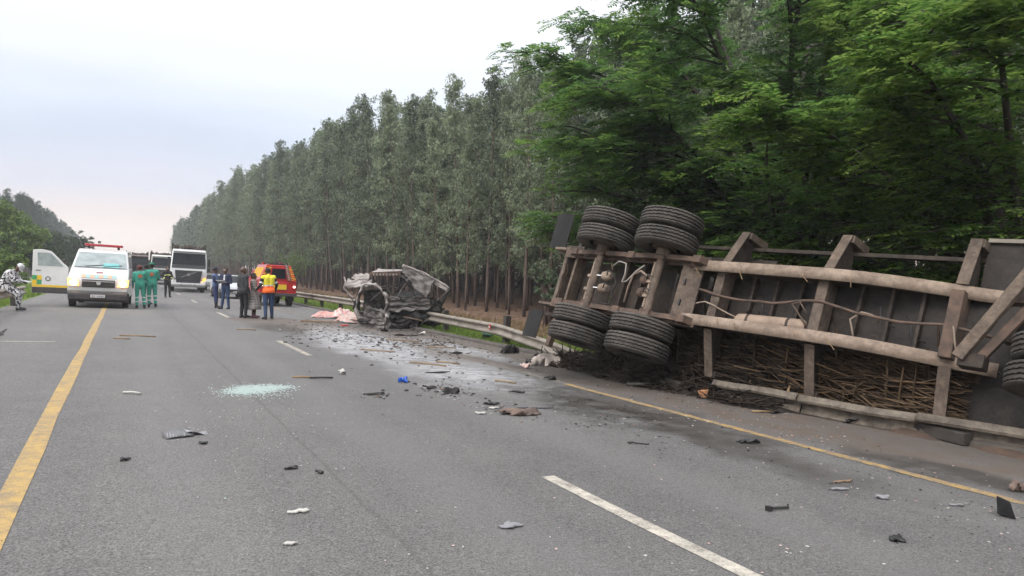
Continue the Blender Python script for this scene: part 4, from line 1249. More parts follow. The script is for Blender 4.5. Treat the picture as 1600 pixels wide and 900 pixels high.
# --- heavy trucks
def truck(name, label, mat4, group, paint, load=True):
    t = thing(name, mat4, label, 'truck', group)
    shell('cab', [(.10, .95, 1.22), (.02, 1.05, 1.24), (.0, 1.75, 1.24), (.10, 1.95, 1.23), (.34, 2.92, 1.18), (.55, 3.16, 1.12), (2.1, 3.25, 1.14), (2.2, 1.0, 1.24)], paint, t, .07)
    shell('bumper', [(-.04, .90, 1.22), (-.08, .55, 1.20), (.1, .38, 1.14), (.7, .38, 1.2), (.7, .92, 1.24)], paint, t, .05)
    panel('windscreen', [(-1.14, .085, 2.02), (1.14, .085, 2.02), (1.08, .315, 2.88), (-1.08, .315, 2.88)], M_glass, t, .03)
    panel('windscreen_base', [(-1.14, .0, 1.78), (1.14, .0, 1.78), (1.14, .075, 2.0), (-1.14, .075, 2.0)], M_black, t, .03)
    MB().box((0, .24, 3.02), (2.2, .22, .09), Matrix.Rotation(R(-18), 3, 'X')).build('sun_visor', paint, t, bevel=.02)
    g = MB().add([(-.92, -.02, 1.62), (.92, -.02, 1.62), (.80, -.035, .70), (-.80, -.035, .70)], [(0, 1, 2, 3)]).build('grille', M_black, t, thick=.06)
    for k in range(5):
        z = .80 + .17 * k
        MB().box((0, -.07, z), (1.62 + .04 * k, .02, .035)).build('grille_slat', pm('grille slat', (.05, .05, .055), rough=.4), g)
    MB().lathe([(.06, 0), (.09, 0)], (0, -.075, 1.30), (0, 1, 0), 18).build('grille_ring', M_chrome, g, thick=.02)
    MB().beam((-.5, -.075, 1.10), (.5, -.075, 1.52), .03, .03).build('grille_bar', M_chrome, g)
    for s in (-1, 1):
        h_ = MB().add([(s * .90, -.05, .72), (s * 1.18, -.02, .74), (s * 1.20, .03, 1.16), (s * .96, -.03, 1.02)], [(0, 1, 2, 3)]).build('headlight', M_amber if s > 0 else pm('unlit lamp', (.45, .45, .43), rough=.15), t, thick=.04)
        MB().box((s * 1.36, .30, 2.25), (.16, .22, .62)).box((s * 1.24, .35, 2.5), (.16, .05, .05)).box((s * 1.36, .30, 1.72), (.16, .2, .28)).build('mirror', M_black, t, bevel=.04)
        for yy in (1.3,): road_wheel(t, s * 1.04, yy, .52, .30, s)
        MB().box((s * .45, -.10, .62), (.11, .03, .06)).build('tow_eye', M_chrome, t, bevel=.01)
        for yy in (6.2, 7.6): road_wheel(t, s * 1.04, yy, .52, .32, s)
        MB().box((s * 1.2, 2.15, 1.6), (.05, .5, 1.6)).build('side_deflector', M_black, t)
    plate(t, 0, -.10, .60, .5, .1)
    MB().box((0, 4.9, .95), (.9, 6.4, .25)).build('chassis', M_chassis_dk, t)
    if load:
        fr = MB().box((0, 8.0, 1.25), (2.4, 10.6, .12)).build('trailer_bed', M_chassis_dk, t)
        for yy in (2.9, 5.2, 7.6, 10, 12.8):
            for s in (-1, 1):
                MB().box((s * 1.15, yy, 2.45), (.12, .12, 2.5)).build('stake', M_chassis_dk, fr)
        for k in range(26):
            x = -1.0 + 2.0 * (k % 9) / 8 + random.uniform(-.06, .06); z = 2.9 + .24 * (k // 9) + random.uniform(0, .12)
            MB().cyl((x, 2.8 + random.uniform(0, .5), z), (x + random.uniform(-.1, .1), 12.6, z), .12, .09, 7).build('log', M_bark, fr)
        MB().box((0, 7.7, 2.1), (2.1, 9.6, 1.5)).build('load_core', M_bark, fr)
    return t


truck('heavy_truck', 'nearest white heavy truck facing the camera with a lit amber lamp', on_road(4.05, 56.5, R(-3)), 'trucks queued on the far carriageway', M_white)
truck('heavy_truck', 'white truck waiting second in the queue, half hidden by the nearest truck', on_road(3.55, 84, R(-1)), 'trucks queued on the far carriageway', M_dirtywhite)
truck('heavy_truck', 'white truck third in the queue, behind the paramedics', on_road(3.15, 118, 0), 'trucks queued on the far carriageway', M_dirtywhite, False)
truck('heavy_truck', 'dark truck between the ambulance and the paramedics', on_road(1.15, 92, 0), 'trucks queued on the far carriageway', pm('dark truck paint', (.06, .03, .03), (.09, .06, .05), 3, rough=.5))


# --- cars
def car(name, label, mat4, paint, group):
    t = thing(name, mat4, label, 'car', group)
    shell('body', [(.05, .30, .80), (.0, .55, .84), (.10, .78, .84), (1.15, .96, .84), (1.85, 1.40, .66), (2.9, 1.46, .64), (3.7, 1.10, .80), (4.3, 1.02, .82), (4.35, .35, .82)], paint, t, .07)
    panel('windscreen', [(-.72, 1.20, 1.00), (.72, 1.20, 1.00), (.60, 1.82, 1.395), (-.60, 1.82, 1.395)], M_glass, t, .03)
    for s in (-1, 1):
        panel('side_window', [(s * .80, 1.45, 1.02), (s * .82, 3.5, 1.06), (s * .68, 2.9, 1.40), (s * .68, 1.95, 1.38)], M_glass, t, .03)
        MB().add([(s * .55, .02, .60), (s * .80, .07, .60), (s * .80, .12, .74), (s * .55, .06, .72)], [(0, 1, 2, 3)]).build('headlight', pm('unlit lamp', (.45, .45, .43), rough=.15), t, thick=.03)
        for yy in (.85, 3.45): road_wheel(t, s * .76, yy, .31, .19, s)
        MB().box((s * .95, 1.5, 1.02), (.16, .1, .12)).build('mirror', paint, t, bevel=.03)
    MB().box((0, .0, .50), (.9, .05, .18)).build('grille', M_black, t, bevel=.02)
    plate(t, 0, -.04, .42, .44, .1)
    return t


car('white_car', 'white car on the shoulder between the nearest truck and the policeman', on_road(7.0, 66, 0), M_white, 'cars stopped behind the crash')
car('silver_car', 'silver car half hidden behind the man in the dark suit', on_road(6.0, 45.5, R(4)), pm('silver paint', (.52, .53, .55), rough=.3, metal=.4), 'cars stopped behind the crash')

# --- fire rescue vehicle, seen from behind
rv = thing('rescue_vehicle', on_road(6.75, 36.6, R(181)) @ Matrix.Translation((0, -5.0, 0)), 'red fire rescue vehicle with yellow chevrons and a ladder on its back', 'fire vehicle')
BK = 5.0    # rear face at y = 5
shell('body', [(.0, .6, .84), (.05, 1.05, .86), (1.2, 1.2, .86), (1.8, 1.85, .70), (BK - .10, 1.86, .70), (BK, 1.30, .93), (BK, .62, .93)], M_red, rv, .04)
cn = shell('canopy', [(2.6, 1.30, .90), (2.7, 2.10, .62), (BK - .05, 2.10, .60), (BK + .02, 1.30, .92)], M_red, rv, .02)


def rear_pt(u, z, off=.03):
    """point on the tapering back face: u -1..1 across, z height"""
    t = (z - 1.30) / .80
    return (u * (.92 - .32 * t), BK + .02 - .07 * t + off, z)


panel('rear_window', [rear_pt(-.42, 1.42), rear_pt(.42, 1.42), rear_pt(.46, 1.92), rear_pt(-.46, 1.92)], M_glass, cn, .02)
for s in (-1, 1):
    panel('chevron_panel', [rear_pt(s * .52, 1.32, .024), rear_pt(s * .98, 1.32, .024), rear_pt(s * .97, 2.06, .024), rear_pt(s * .60, 2.06, .024)], M_red, cn, .012)
    for k in range(7):
        z0 = 1.30 + .115 * k
        a = [(s * .54, z0 + .06), (s * .97, z0 - .03), (s * .97, z0 + .03), (s * .54, z0 + .12)]
        a = [(u, min(2.06, max(1.31, z))) for u, z in a]
        panel('chevron', [rear_pt(u, z, .036) for u, z in a], M_yellow if k % 2 else M_orange, cn, .008)
    for k in range(6):        # side chevrons
        panel('chevron', [(s * (.92 - .06), BK - .5 - .35 * k, 1.45), (s * .86, BK - .3 - .35 * k, 1.45), (s * .68, BK - .3 - .35 * k, 1.95), (s * .68, BK - .5 - .35 * k, 1.95)], M_yellow, cn, .02)
    MB().box((s * .80, BK + .03, .98), (.20, .05, .24)).build('rear_lamp', M_redlens, rv, bevel=.01)
    MB().box((s * .80, BK + .06, 1.02), (.11, .03, .10)).build('lamp_lens', M_tail, rv, bevel=.01)
    for yy in (1.0, 4.1): road_wheel(rv, s * .78, yy, .40, .26, s)
    MB().box((s * .80, 4.1, .62), (.28, 1.0, .10)).build('wheel_arch', M_black, rv, bevel=.02)
ld = MB()
for u in (.50, .66): ld.beam(rear_pt(-u, 1.32, .10), rear_pt(-u, 2.16, .10), .035, .035, up=(0, 1, 0))
ld = ld.build('ladder', M_chrome, rv)
for k in range(7):
    z = 1.38 + .115 * k
    MB().cyl(rear_pt(-.50, z, .10), rear_pt(-.66, z, .10), .014, n=6).build('rung', M_chrome, ld)
MB().box((0, BK + .08, .60), (1.84, .22, .16)).build('step_bumper', M_bumper, rv, bevel=.02)
MB().box((.1, BK + .02, 1.02), (1.1, .05, .42)).build('tailgate', M_red, rv, bevel=.02)
panel('tailgate_marking', [(-.42, BK + .055, .86), (.42, BK + .055, .86), (.42, BK + .055, 1.12), (-.42, BK + .055, 1.12)], M_yellow, rv, .008)
plate(rv, .3, BK + .07, .78, .4, .1, M_yellow)
for s in (-1, 1): MB().cyl((s * .45, 3.2, 2.10), (s * .45, 3.2, 2.24), .07, n=12).build('beacon', M_redlens, rv, smooth=True)
MB().box((0, 3.9, 2.15), (.7, 1.2, .07)).build('roof_rack', M_black, rv)
MB().cyl((-.52, 4.4, 2.10), (-.52, 4.4, 2.22), .05, n=10).build('work_lamp', M_black, rv)
# ------------------------------------------------------------------ burnt pickup wreck on the guardrail
wk_o = gp(620, 513)
ct, st = math.cos(PAN), math.sin(PAN)
KM = .0212                       # metres in the wreck per pixel of the photograph at its distance
WK = Matrix.Translation(wk_o) @ Matrix.Rotation(-PAN, 4, 'Z')
wk = thing('burnt_pickup', WK, 'burnt-out crumpled pickup wreck straddling the guardrail', 'wrecked car')


def W(px, py, d=0.0):
    """wreck-local point: across, depth (away), up"""
    return Vector(((px - 620) * KM, d, (513 - py) * KM))


def crumple(name, pts, mat, parent, nu=10, nv=10, amp=.05, seed=0, thick=.012, ragged=.0):
    """sheet of bent metal through a bilinear patch of four corner points, dented and creased"""
    r = np.random.default_rng(seed)
    ph = r.uniform(0, 6.28, (6, 3)); fr = r.uniform(-9, 9, (6, 2))
    a, b_, c, d = [Vector(p) for p in pts]
    nrm = (b_ - a).cross(d - a).normalized()

    def f(u, v):
        p = (a * (1 - u) + b_ * u) * (1 - v) + (d * (1 - u) + c * u) * v
        h = sum(abs(math.sin(fr[k, 0] * u + fr[k, 1] * v + ph[k, 0])) - .6 for k in range(6)) / 3
        e = Vector((math.sin(u * 17 + ph[0, 1]), math.sin(v * 13 + ph[1, 1]), math.sin((u + v) * 19 + ph[2, 1]))) * ragged * (1 if min(u, v, 1 - u, 1 - v) < .01 else .3)
        return p + nrm * h * amp + e
    return MB().grid(f, nu * 2, nv * 2).build(name, mat, parent, smooth=False, thick=thick)


def bar(name, pts, r, mat, parent, n=6, flat=False):
    fine = []
    for i in range(len(pts) - 1):
        for t in (0, .34, .67): fine.append(Vector(pts[i]).lerp(Vector(pts[i + 1]), t) + Vector((random.uniform(-1, 1), random.uniform(-1, 1), random.uniform(-1, 1))) * r * .35)
    fine.append(Vector(pts[-1]))
    return MB().tube(fine, r, n).build(name, mat, parent, smooth='all')


# floor pan, chassis and black burnt mass below
crumple('floor_pan', [W(560, 500, -.25), W(688, 492, .1), W(684, 478, 1.7), W(566, 484, 1.6)], M_char, wk, 16, 10, .08, 1, .03, .05)
for d in (.25, 1.15):
    bar('chassis_rail', [W(556, 502, d), W(610, 494, d), W(690, 486, d)], .06, M_char, wk)
crumple('sill', [W(560, 512, -.1), W(612, 513, -.3), W(610, 482, -.2), W(556, 486, 0)], M_ash, wk, 12, 10, .12, 2, .015, .04)
crumple('rear_underside', [W(610, 511, -.1), W(688, 509, .25), W(690, 482, .35), W(608, 484, .0)], M_char, wk, 18, 10, .22, 3, .03, .06)
for k in range(20):
    x = random.uniform(560, 686); y = random.uniform(484, 511)
    p = W(x, y, random.uniform(-.25, .5))
    bar('burnt_strip', [p, p + Vector((random.uniform(-.4, .4), random.uniform(-.1, .1), random.uniform(-.12, .2))), p + Vector((random.uniform(-.5, .5), random.uniform(-.2, .2), random.uniform(-.2, .15)))], random.uniform(.012, .035), random.choice([M_char, M_char, M_ash, M_rust]), wk, 5)
eb = MB()
for k in range(10):
    eb.box(W(random.uniform(585, 660), random.uniform(480, 500), random.uniform(.1, .9)), (random.uniform(.15, .4), random.uniform(.15, .4), random.uniform(.12, .35)), Matrix.Rotation(random.uniform(0, 3), 3, Vector((random.random(), random.random(), 1)).normalized()))
eb.build('engine_block', M_char, wk, bevel=.02)
for (x, y, d) in ((650, 498, -.05), (582, 500, .55)):
    t_ = MB().lathe([(.10, -.09), (.19, -.10), (.23, -.08), (.22, .0), (.23, .08), (.19, .10), (.10, .03)], W(x, y, d), Vector((.6, .7, .3)), 20).build('burnt_wheel', M_char, wk, smooth=True)

# near door opening: a bent ring of pale burnt steel around a dark hole
ring = [W(561, 500, -.05), W(557, 478, -.05), W(562, 458, -.02), W(568, 446, 0), W(578, 443, -.03), W(592, 448, -.1), (W(602, 458, -.16)), W(607, 470, -.2), W(605, 484, -.24), W(607, 496, -.28), W(602, 505, -.3)]
rg = MB()
m = len(ring); nn = 26
cen = W(583, 474, -.1)


def ring_at(u):
    f = min(u, .9999) * (m - 1); j = int(f); t = f - j
    p0, p1, p2, p3 = ring[max(j - 1, 0)], ring[j], ring[j + 1], ring[min(j + 2, m - 1)]
    return .5 * ((2 * p1) + (p2 - p0) * t + (2 * p0 - 5 * p1 + 4 * p2 - p3) * t * t + (3 * p1 - p0 - 3 * p2 + p3) * t ** 3)


def ring_f(u, v):
    p = ring_at(u); out = (p - cen).normalized()
    w = .045 + .025 * math.sin(u * 31) + .02 * math.sin(u * 53) + .015 * math.sin(u * 97)
    return p + out * (v - .5) * w * 2 + Vector((.02 * math.sin(u * 61), -.06 * math.sin(v * 3.14) + .03 * math.sin(u * 77), .02 * math.sin(u * 43)))


rg.grid(ring_f, 60, 4).build('door_frame', M_ash_pale, wk, smooth=True, thick=.02)
crumple('firewall', [W(560, 500, .65), W(606, 500, .6), W(604, 452, .6), W(562, 454, .65)], M_char, wk, 8, 8, .1, 7)
bar('seat_frame', [W(570, 490, .25), W(572, 466, .3), W(590, 460, .3), W(592, 486, .25)], .025, M_char, wk)
bar('steering_column', [W(576, 470, .2), W(596, 455, .0)], .022, M_ash, wk)
crumple('door_skin', [W(566, 503, -.12), W(603, 506, -.26), W(600, 484, -.24), W(572, 476, -.10)], M_ash, wk, 10, 8, .06, 8, .012, .03)

# torn front panel curling to the left
crumple('torn_wing', [W(537, 448, -.05), W(574, 449, .0), W(577, 438, .35), W(540, 436, .3)], M_ash_pale, wk, 10, 8, .06, 11, .012, .03)
crumple('curled_bonnet', [W(545, 437, .3), W(574, 437, .35), W(574, 427, .7), W(548, 429, .6)], M_ash_pale, wk, 10, 6, .05, 12, .012, .03)
bar('torn_edge', [W(537, 433, .1), W(541, 440, -.05), W(538, 450, -.1), W(546, 459, -.05), W(553, 466, 0)], .028, M_ash_pale, wk)
bar('front_strut', [W(541, 450, .0), W(545, 462, .0), W(553, 472, .1)], .02, M_ash, wk)
bar('hinge_wire', [W(570, 424, .3), W(569, 420, .3), W(574, 428, .3)], .012, M_ash, wk)
crumple('front_pillar', [W(552, 476, .05), W(560, 472, .0), W(569, 446, .0), W(564, 444, .1)], M_char, wk, 6, 10, .06, 13, .02, .02)
crumple('inner_wing', [W(548, 482, .2), W(562, 492, .05), W(562, 470, .05), W(556, 466, .2)], M_char, wk, 8, 8, .08, 14, .015, .03)

# cab roof and rear window frame
roof = crumple('cab_roof', [W(575, 428, .25), W(624, 424, .25), W(626, 421, 1.35), (W(580, 420, 1.35))], M_ash_pale, wk, 14, 8, .035, 15, .02, .01)
crumple('roof_edge', [W(575, 432, .24), W(625, 430, .24), W(624, 423, .24), W(575, 425, .24)], M_rust, wk, 16, 3, .02, 16, .015)
for k in range(8):
    MB().box(W(582 + k * 5.2, 428.5, .215), (.035, .02, .06)).build('roof_rivet', M_ash_pale, wk)
bar('rear_pillar', [W(579, 428, .3), W(582, 440, .35), W(589, 452, .4)], .03, M_char, wk)
bar('rear_pillar', [W(624, 430, .3), W(622, 442, .3), W(619, 456, .3)], .035, M_char, wk)
bar('window_sill', [W(586, 449, .5), W(604, 447, .5), W(622, 451, .4)], .03, M_ash, wk)
for x, y0, y1 in ((596, 431, 448), (606, 431, 449), (613, 431, 450)):
    bar('window_bar', [W(x, y0, .9), W(x + 1, y1, .9)], .010, M_char, wk, 4)
bar('window_bar', [W(588, 443, .9), W(620, 441, .9)], .010, M_char, wk, 4)
bar('brace', [W(634, 440, .2), W(625, 455, .15), W(619, 466, .1)], .022, M_ash, wk)
bar('brace', [W(604, 452, .2), W(616, 462, .1), W(630, 464, .0)], .03, M_char, wk)

# crumpled load-bed side
crumple('bed_side', [W(608, 486, -.18), W(672, 482, .05), W(668, 464, .1), W(608, 466, -.12)], M_ash, wk, 22, 10, .13, 21, .015, .04)
crumple('bed_floor', [W(606, 466, -.1), W(668, 465, .1), W(672, 456, 1.3), W(612, 458, 1.2)], M_char, wk, 12, 8, .08, 22, .015, .03)
crumple('bed_top', [W(608, 468, -.14), W(668, 470, .06), W(662, 462, .2), W(610, 463, .05)], M_ash, wk, 18, 4, .05, 23, .015, .02)

# big folded side sheet rising to the right
crumple('folded_sheet', [W(626, 432, .15), W(668, 466, .0), W(678, 436, .35), W(627, 415, .45)], M_ash, wk, 20, 12, .10, 31, .012, .02)
crumple('folded_sheet', [W(626, 414, .42), W(678, 435, .34), W(676, 441, .9), W(632, 422, 1.0)], M_ash_pale, wk, 16, 6, .05, 32, .012, .02)
crumple('folded_sheet', [W(625, 430, .2), W(648, 464, .05), W(642, 440, .05), W(627, 424, .2)], M_char, wk, 10, 8, .10, 33, .012, .02)
bar('sheet_edge', [W(627, 414, .42), W(640, 418, .40), W(660, 426, .36), W(678, 436, .34), W(692, 444, .30), W(702, 450, .28)], .035, M_ash_pale, wk)
crumple('tailgate_frame', [W(678, 437, .32), W(702, 452, .28), W(698, 456, .28), W(676, 443, .32)], M_ash_pale, wk, 8, 3, .02, 34)
bar('tailgate_post', [W(701, 451, .28), W(694, 466, .26), W(686, 484, .25)], .05, M_char, wk)
crumple('tailgate_skin', [W(700, 454, .27), W(686, 486, .25), W(681, 482, .3), W(696, 455, .3)], M_char, wk, 6, 8, .03, 35)
bar('sheet_edge', [W(678, 437, .3), W(672, 448, .2), W(670, 460, .1)], .025, M_ash, wk)
bar('bent_strut', [W(702, 452, .25), W(692, 462, .15), W(682, 470, .1)], .022, M_ash, wk)
crumple('rear_wing', [W(668, 484, .1), W(687, 486, .2), W(684, 468, .2), W(668, 462, .1)], M_char, wk, 8, 8, .08, 36, .015, .03)
for k in range(12):
    x = random.uniform(612, 668); y = random.uniform(462, 484)
    p = W(x, y, random.uniform(-.25, -.05))
    bar('torn_strip', [p, p + Vector((random.uniform(-.3, .3), -.03, random.uniform(-.08, .1))), p + Vector((random.uniform(-.45, .45), random.uniform(-.1, .05), random.uniform(-.12, .1)))], random.uniform(.008, .02), random.choice([M_char, M_ash, M_ash_pale]), wk, 4)

for k in range(16):     # burnt wiring and seat springs hanging in the cab
    p = W(random.uniform(566, 604), random.uniform(450, 476), random.uniform(.0, .4))
    bar('burnt_wire', [p, p + Vector((random.uniform(-.15, .15), -.03, -.15)), p + Vector((random.uniform(-.3, .3), random.uniform(-.1, .05), -random.uniform(.2, .4)))], .008, random.choice([M_char, M_rust]), wk, 4)
MB().lathe([(.155, -.012), (.17, .0), (.155, .012), (.14, 0), (.155, -.012)], W(588, 462, .05), Vector((.5, -.8, .4)), 22).build('steering_wheel', M_char, wk, smooth=True)
# ------------------------------------------------------------------ people
def cloth(name, c, c2=None, scale=14, rough=.85):
    return pm(name, c, c2 or tuple(x * .75 for x in c), scale, rough=rough, bump=.15, bscale=40)


M_skin = pm('brown skin', (.115, .060, .038), (.095, .050, .032), 12, rough=.55)
M_hair = pm('black hair', (.012, .011, .011), (.02, .018, .017), 60, rough=.9, bump=.4)
M_boot = cloth('black boot leather', (.014, .013, .013), rough=.5)
M_eye = pm('eye white', (.5, .47, .44), rough=.4)
M_lip = pm('lips', (.14, .05, .045), rough=.5)
M_refl = pm('silver reflective tape', (.70, .72, .66), (.60, .62, .55), 20, rough=.4)
M_reflg = pm('lime reflective tape', (.62, .70, .22), (.52, .58, .18), 20, rough=.4)
M_scrub = cloth('green paramedic cloth', (.055, .33, .245), (.04, .25, .185))
M_navy = cloth('navy uniform', (.018, .024, .060), (.012, .016, .040))
M_bluesh = cloth('light blue uniform shirt', (.12, .17, .32), (.09, .13, .25))
M_bluetr = cloth('blue uniform trousers', (.045, .060, .150), (.03, .042, .11))
M_denim = cloth('blue denim', (.035, .065, .14), (.02, .04, .09))
M_suit = cloth('dark grey suit', (.035, .037, .040), (.022, .023, .026))
M_fire = cloth('black firefighter cloth', (.018, .018, .022), (.012, .012, .014))
M_hiY = cloth('hi-vis yellow', (.80, .74, .05), (.70, .60, .04))
M_hiO = cloth('hi-vis orange', (.90, .16, .03), (.78, .12, .02))
M_whitecl = cloth('white cloth', (.62, .62, .64), (.5, .5, .52))
M_shoe = cloth('dark trainer', (.03, .03, .035))


def capsule(b_, p, q, r0, r1, n=10):
    p, q = Vector(p), Vector(q)
    a = (q - p)
    if a.length < 1e-5: a = Vector((0, 0, 1e-4)); q = p + a
    L_ = a.length
    prof_ = [(r0 * math.sin(t), -r0 * math.cos(t)) for t in np.linspace(.0, math.pi / 2, 5)] + [(r1 * math.cos(t), L_ + r1 * math.sin(t)) for t in np.linspace(0, math.pi / 2, 5)]
    b_.lathe(prof_, p, a, n)


def person(label, px, py, face, mats, pose=None, height=1.75, group=None, base=None, female=False, build=1.0, bare=False):
    """one continuous body grown from tapered limbs; face = heading in degrees, 0 looks at the camera side (-Y)
    mats: shirt, trousers, shoe, skin, hair + optional bands"""
    J = dict(head=(0, .02, 1.615), neck=(0, -.005, 1.475), chest=(0, 0, 1.30), belly=(0, .01, 1.10), pelvis=(0, 0, .96),
             shL=(.175, -.01, 1.405), shR=(-.175, -.01, 1.405), elL=(.235, -.02, 1.12), elR=(-.235, -.02, 1.12), wrL=(.245, .05, .87), wrR=(-.245, .05, .87),
             hiL=(.09, 0, .92), hiR=(-.09, 0, .92), knL=(.105, .02, .50), knR=(-.105, .02, .50), anL=(.115, -.02, .085), anR=(-.115, -.02, .085),
             toL=(.135, .15, .045), toR=(-.135, .15, .045), lookx=0.0, tilt=0.0)
    J.update(pose or {})
    V_ = {k: Vector(v) for k, v in J.items() if k not in ('lookx', 'tilt')}
    segs = []            # p, q, r0, r1, material, bands

    def add(p, q, r0, r1, m, bands=()):
        segs.append((Vector(p), Vector(q), r0, r1, m, bands))
    bd = build
    up = (V_['neck'] - V_['pelvis']).normalized(); side = (V_['shL'] - V_['shR']); side.normalize()
    fwd = side.cross(up) * -1
    fwd = up.cross(side)
    # torso
    for s in (-1, 1):
        add(V_['chest'] + side * .085 * s + up * .06, V_['belly'] + side * .06 * s, .108 * bd, .105 * bd, 'shirt', mats.get('torso_bands', ()))
        add(V_['belly'] + side * .06 * s, V_['pelvis'] + side * .065 * s + up * .03, .108 * bd, .108 * bd, mats.get('hem', 'shirt'))
        add(V_['pelvis'] + side * .06 * s, V_['pelvis'] + side * .07 * s - up * .06, .11 * bd, .105 * bd, 'trousers')
    add(V_['shR'], V_['shL'], .075 * bd, .075 * bd, 'shirt')
    add(V_['neck'] - up * .06, V_['neck'], .085, .062, 'shirt')
    add(V_['neck'], V_['head'] - up * .04, .056, .056, 'skin')
    # head
    H_ = V_['head']; lx = math.radians(J['lookx']); hf = (fwd * math.cos(lx) + side * math.sin(lx)); hs = hf.cross(up).normalized(); hu = (up + fwd * J['tilt']).normalized()
    hf = (hf - hu * hf.dot(hu)).normalized(); hs = hf.cross(hu).normalized()
    add(H_ + hu * .035, H_ + hu * .03 - hf * .03, .088, .09, 'skin')
    add(H_ + hf * .03 - hu * .02, H_ + hf * .035 - hu * .075, .066, .045, 'skin')          # face and jaw
    add(H_ + hf * .085 + hu * .015, H_ + hf * .108 - hu * .022, .010, .016, 'skin')        # nose
    add(H_ + hf * .082 - hu * .060 - hs * .018, H_ + hf * .082 - hu * .060 + hs * .018, .010, .010, 'lip')
    for s in (-1, 1):
        add(H_ + hs * .092 * s + hu * .02 - hf * .01, H_ + hs * .094 * s - hu * .025 - hf * .005, .016, .012, 'skin')   # ears
        add(H_ + hf * .082 + hs * .034 * s + hu * .012, H_ + hf * .082 + hs * .034 * s + hu * .012, .013, .013, 'eye')
    hm = mats.get('hairkey', 'hair')
    add(H_ + hu * .052 - hf * .012, H_ + hu * .045 - hf * .045, .090, .090, hm)
    if female: add(H_ - hf * .06 + hu * .02, H_ - hf * .07 - hu * .05, .07, .05, hm)
    # limbs
    for S in 'LR':
        sl = mats.get('sleeve', 'shirt')
        add(V_['sh' + S], V_['el' + S], .066 * bd, .050 * bd, sl, mats.get('uparm_bands', ()))
        fm = 'skin' if bare else sl
        add(V_['el' + S], V_['wr' + S], .047 * bd, .036, fm, mats.get('forearm_bands', ()))
        # hand: palm, four fingers, thumb
        fdir = (V_['wr' + S] - V_['el' + S]).normalized()
        hb_ = fwd - fdir * fwd.dot(fdir)
        hb_ = hb_.normalized() if hb_.length > .05 else up
        ns_ = fdir.cross(hb_).normalized()
        w_ = V_['wr' + S]
        add(w_ + fdir * .02, w_ + fdir * .075, .030, .032, 'skin')
        for k in range(4):
            off = hb_ * (.030 - .020 * k)
            k1 = w_ + fdir * .085 + off; k2 = k1 + fdir * (.040 - .004 * abs(k - 1)) + ns_ * .006; k3 = k2 + fdir * (.026 - .004 * abs(k - 1)) + ns_ * (.022 if S == 'L' else -.022)
            add(k1, k2, .0105, .010, 'skin'); add(k2, k3, .010, .0085, 'skin')
        add(w_ + fdir * .03 + hb_ * .03, w_ + fdir * .07 + hb_ * .058, .013, .010, 'skin')
        # leg and foot
        add(V_['hi' + S], V_['kn' + S], .092 * bd, .066 * bd, 'trousers', mats.get('thigh_bands', ()))
        add(V_['kn' + S], V_['an' + S], .064 * bd, .052, 'trousers', mats.get('shin_bands', ()))
        add(V_['an' + S] + Vector((0, 0, -.02)), V_['to' + S], .050, .038, 'shoe')
        add(V_['an' + S] + Vector((0, 0, .03)), V_['an' + S] + Vector((0, -.03, -.04)), .054, .045, 'shoe')
    for e in mats.get('extra', ()):
        add(*e)
    b_ = MB()
    for p, q, r0, r1, m_, bn in segs: capsule(b_, p, q, r0, r1)
    me = bpy.data.meshes.new('body'); me.from_pydata(b_.v, [], b_.f)
    tmp = bpy.data.objects.new('tmp', me); col.objects.link(tmp)
    md = tmp.modifiers.new('r', 'REMESH'); md.mode = 'VOXEL'; md.voxel_size = .0135; md.use_smooth_shade = True
    sm = tmp.modifiers.new('s', 'SMOOTH'); sm.factor = .5; sm.iterations = 2
    dg = bpy.context.evaluated_depsgraph_get()
    body = bpy.data.meshes.new_from_object(tmp.evaluated_get(dg))
    bpy.data.objects.remove(tmp)
    # material of each face: the limb whose surface is nearest
    keys = ['shirt', 'trousers', 'shoe', 'skin', 'hair', 'eye', 'lip'] + [k for k in mats if k.startswith('band') or k.startswith('xm')]
    if 'cuff' in mats: keys.append('cuff')
    if mats.get('sleevemat'): keys.append('sleeve')
    if mats.get('hemmat'): keys.append('hem')
    table = {'shirt': mats['shirt'], 'trousers': mats['trousers'], 'shoe': mats.get('shoe', M_boot), 'skin': mats.get('skin', M_skin), 'hair': mats.get('hair', M_hair), 'eye': M_eye, 'lip': M_lip, 'sleeve': mats.get('sleevemat'), 'hem': mats.get('hemmat')}
    for k in keys:
        if k not in table: table[k] = mats[k]
    body.materials.clear()
    for k in keys: body.materials.append(table[k])
    n_ = len(body.polygons); C = np.empty(n_ * 3, np.float32); body.polygons.foreach_get('center', C); C = C.reshape(-1, 3)
    best = np.full(n_, 1e9); idx = np.zeros(n_, np.int32)
    for p, q, r0, r1, m_, bn in segs:
        p_, q_ = np.array(p), np.array(q); a = q_ - p_; L2 = max(a @ a, 1e-9)
        t = np.clip((C - p_) @ a / L2, 0, 1)
        d = np.linalg.norm(C - (p_ + t[:, None] * a), axis=1) - (r0 + (r1 - r0) * t)
        m = d < best; best[m] = d[m]
        ki = np.full(n_, keys.index(m_ if m_ in keys else 'shirt'))
        for (t0, t1, bk) in bn: ki[(t >= t0) & (t <= t1)] = keys.index(bk)
        idx[m] = ki[m]
    body.polygons.foreach_set('material_index', idx)
    sc_ = height / 1.75
    pos = gp(px, py) if base is None else Vector(base)
    root = thing('person', Matrix.Translation(pos) @ Matrix.Rotation(R(face) + math.pi, 4, 'Z') @ Matrix.Diagonal((sc_, sc_, sc_, 1)), label, 'person', group)
    link('body', body, root)
    return root, V_, hf, hu, hs


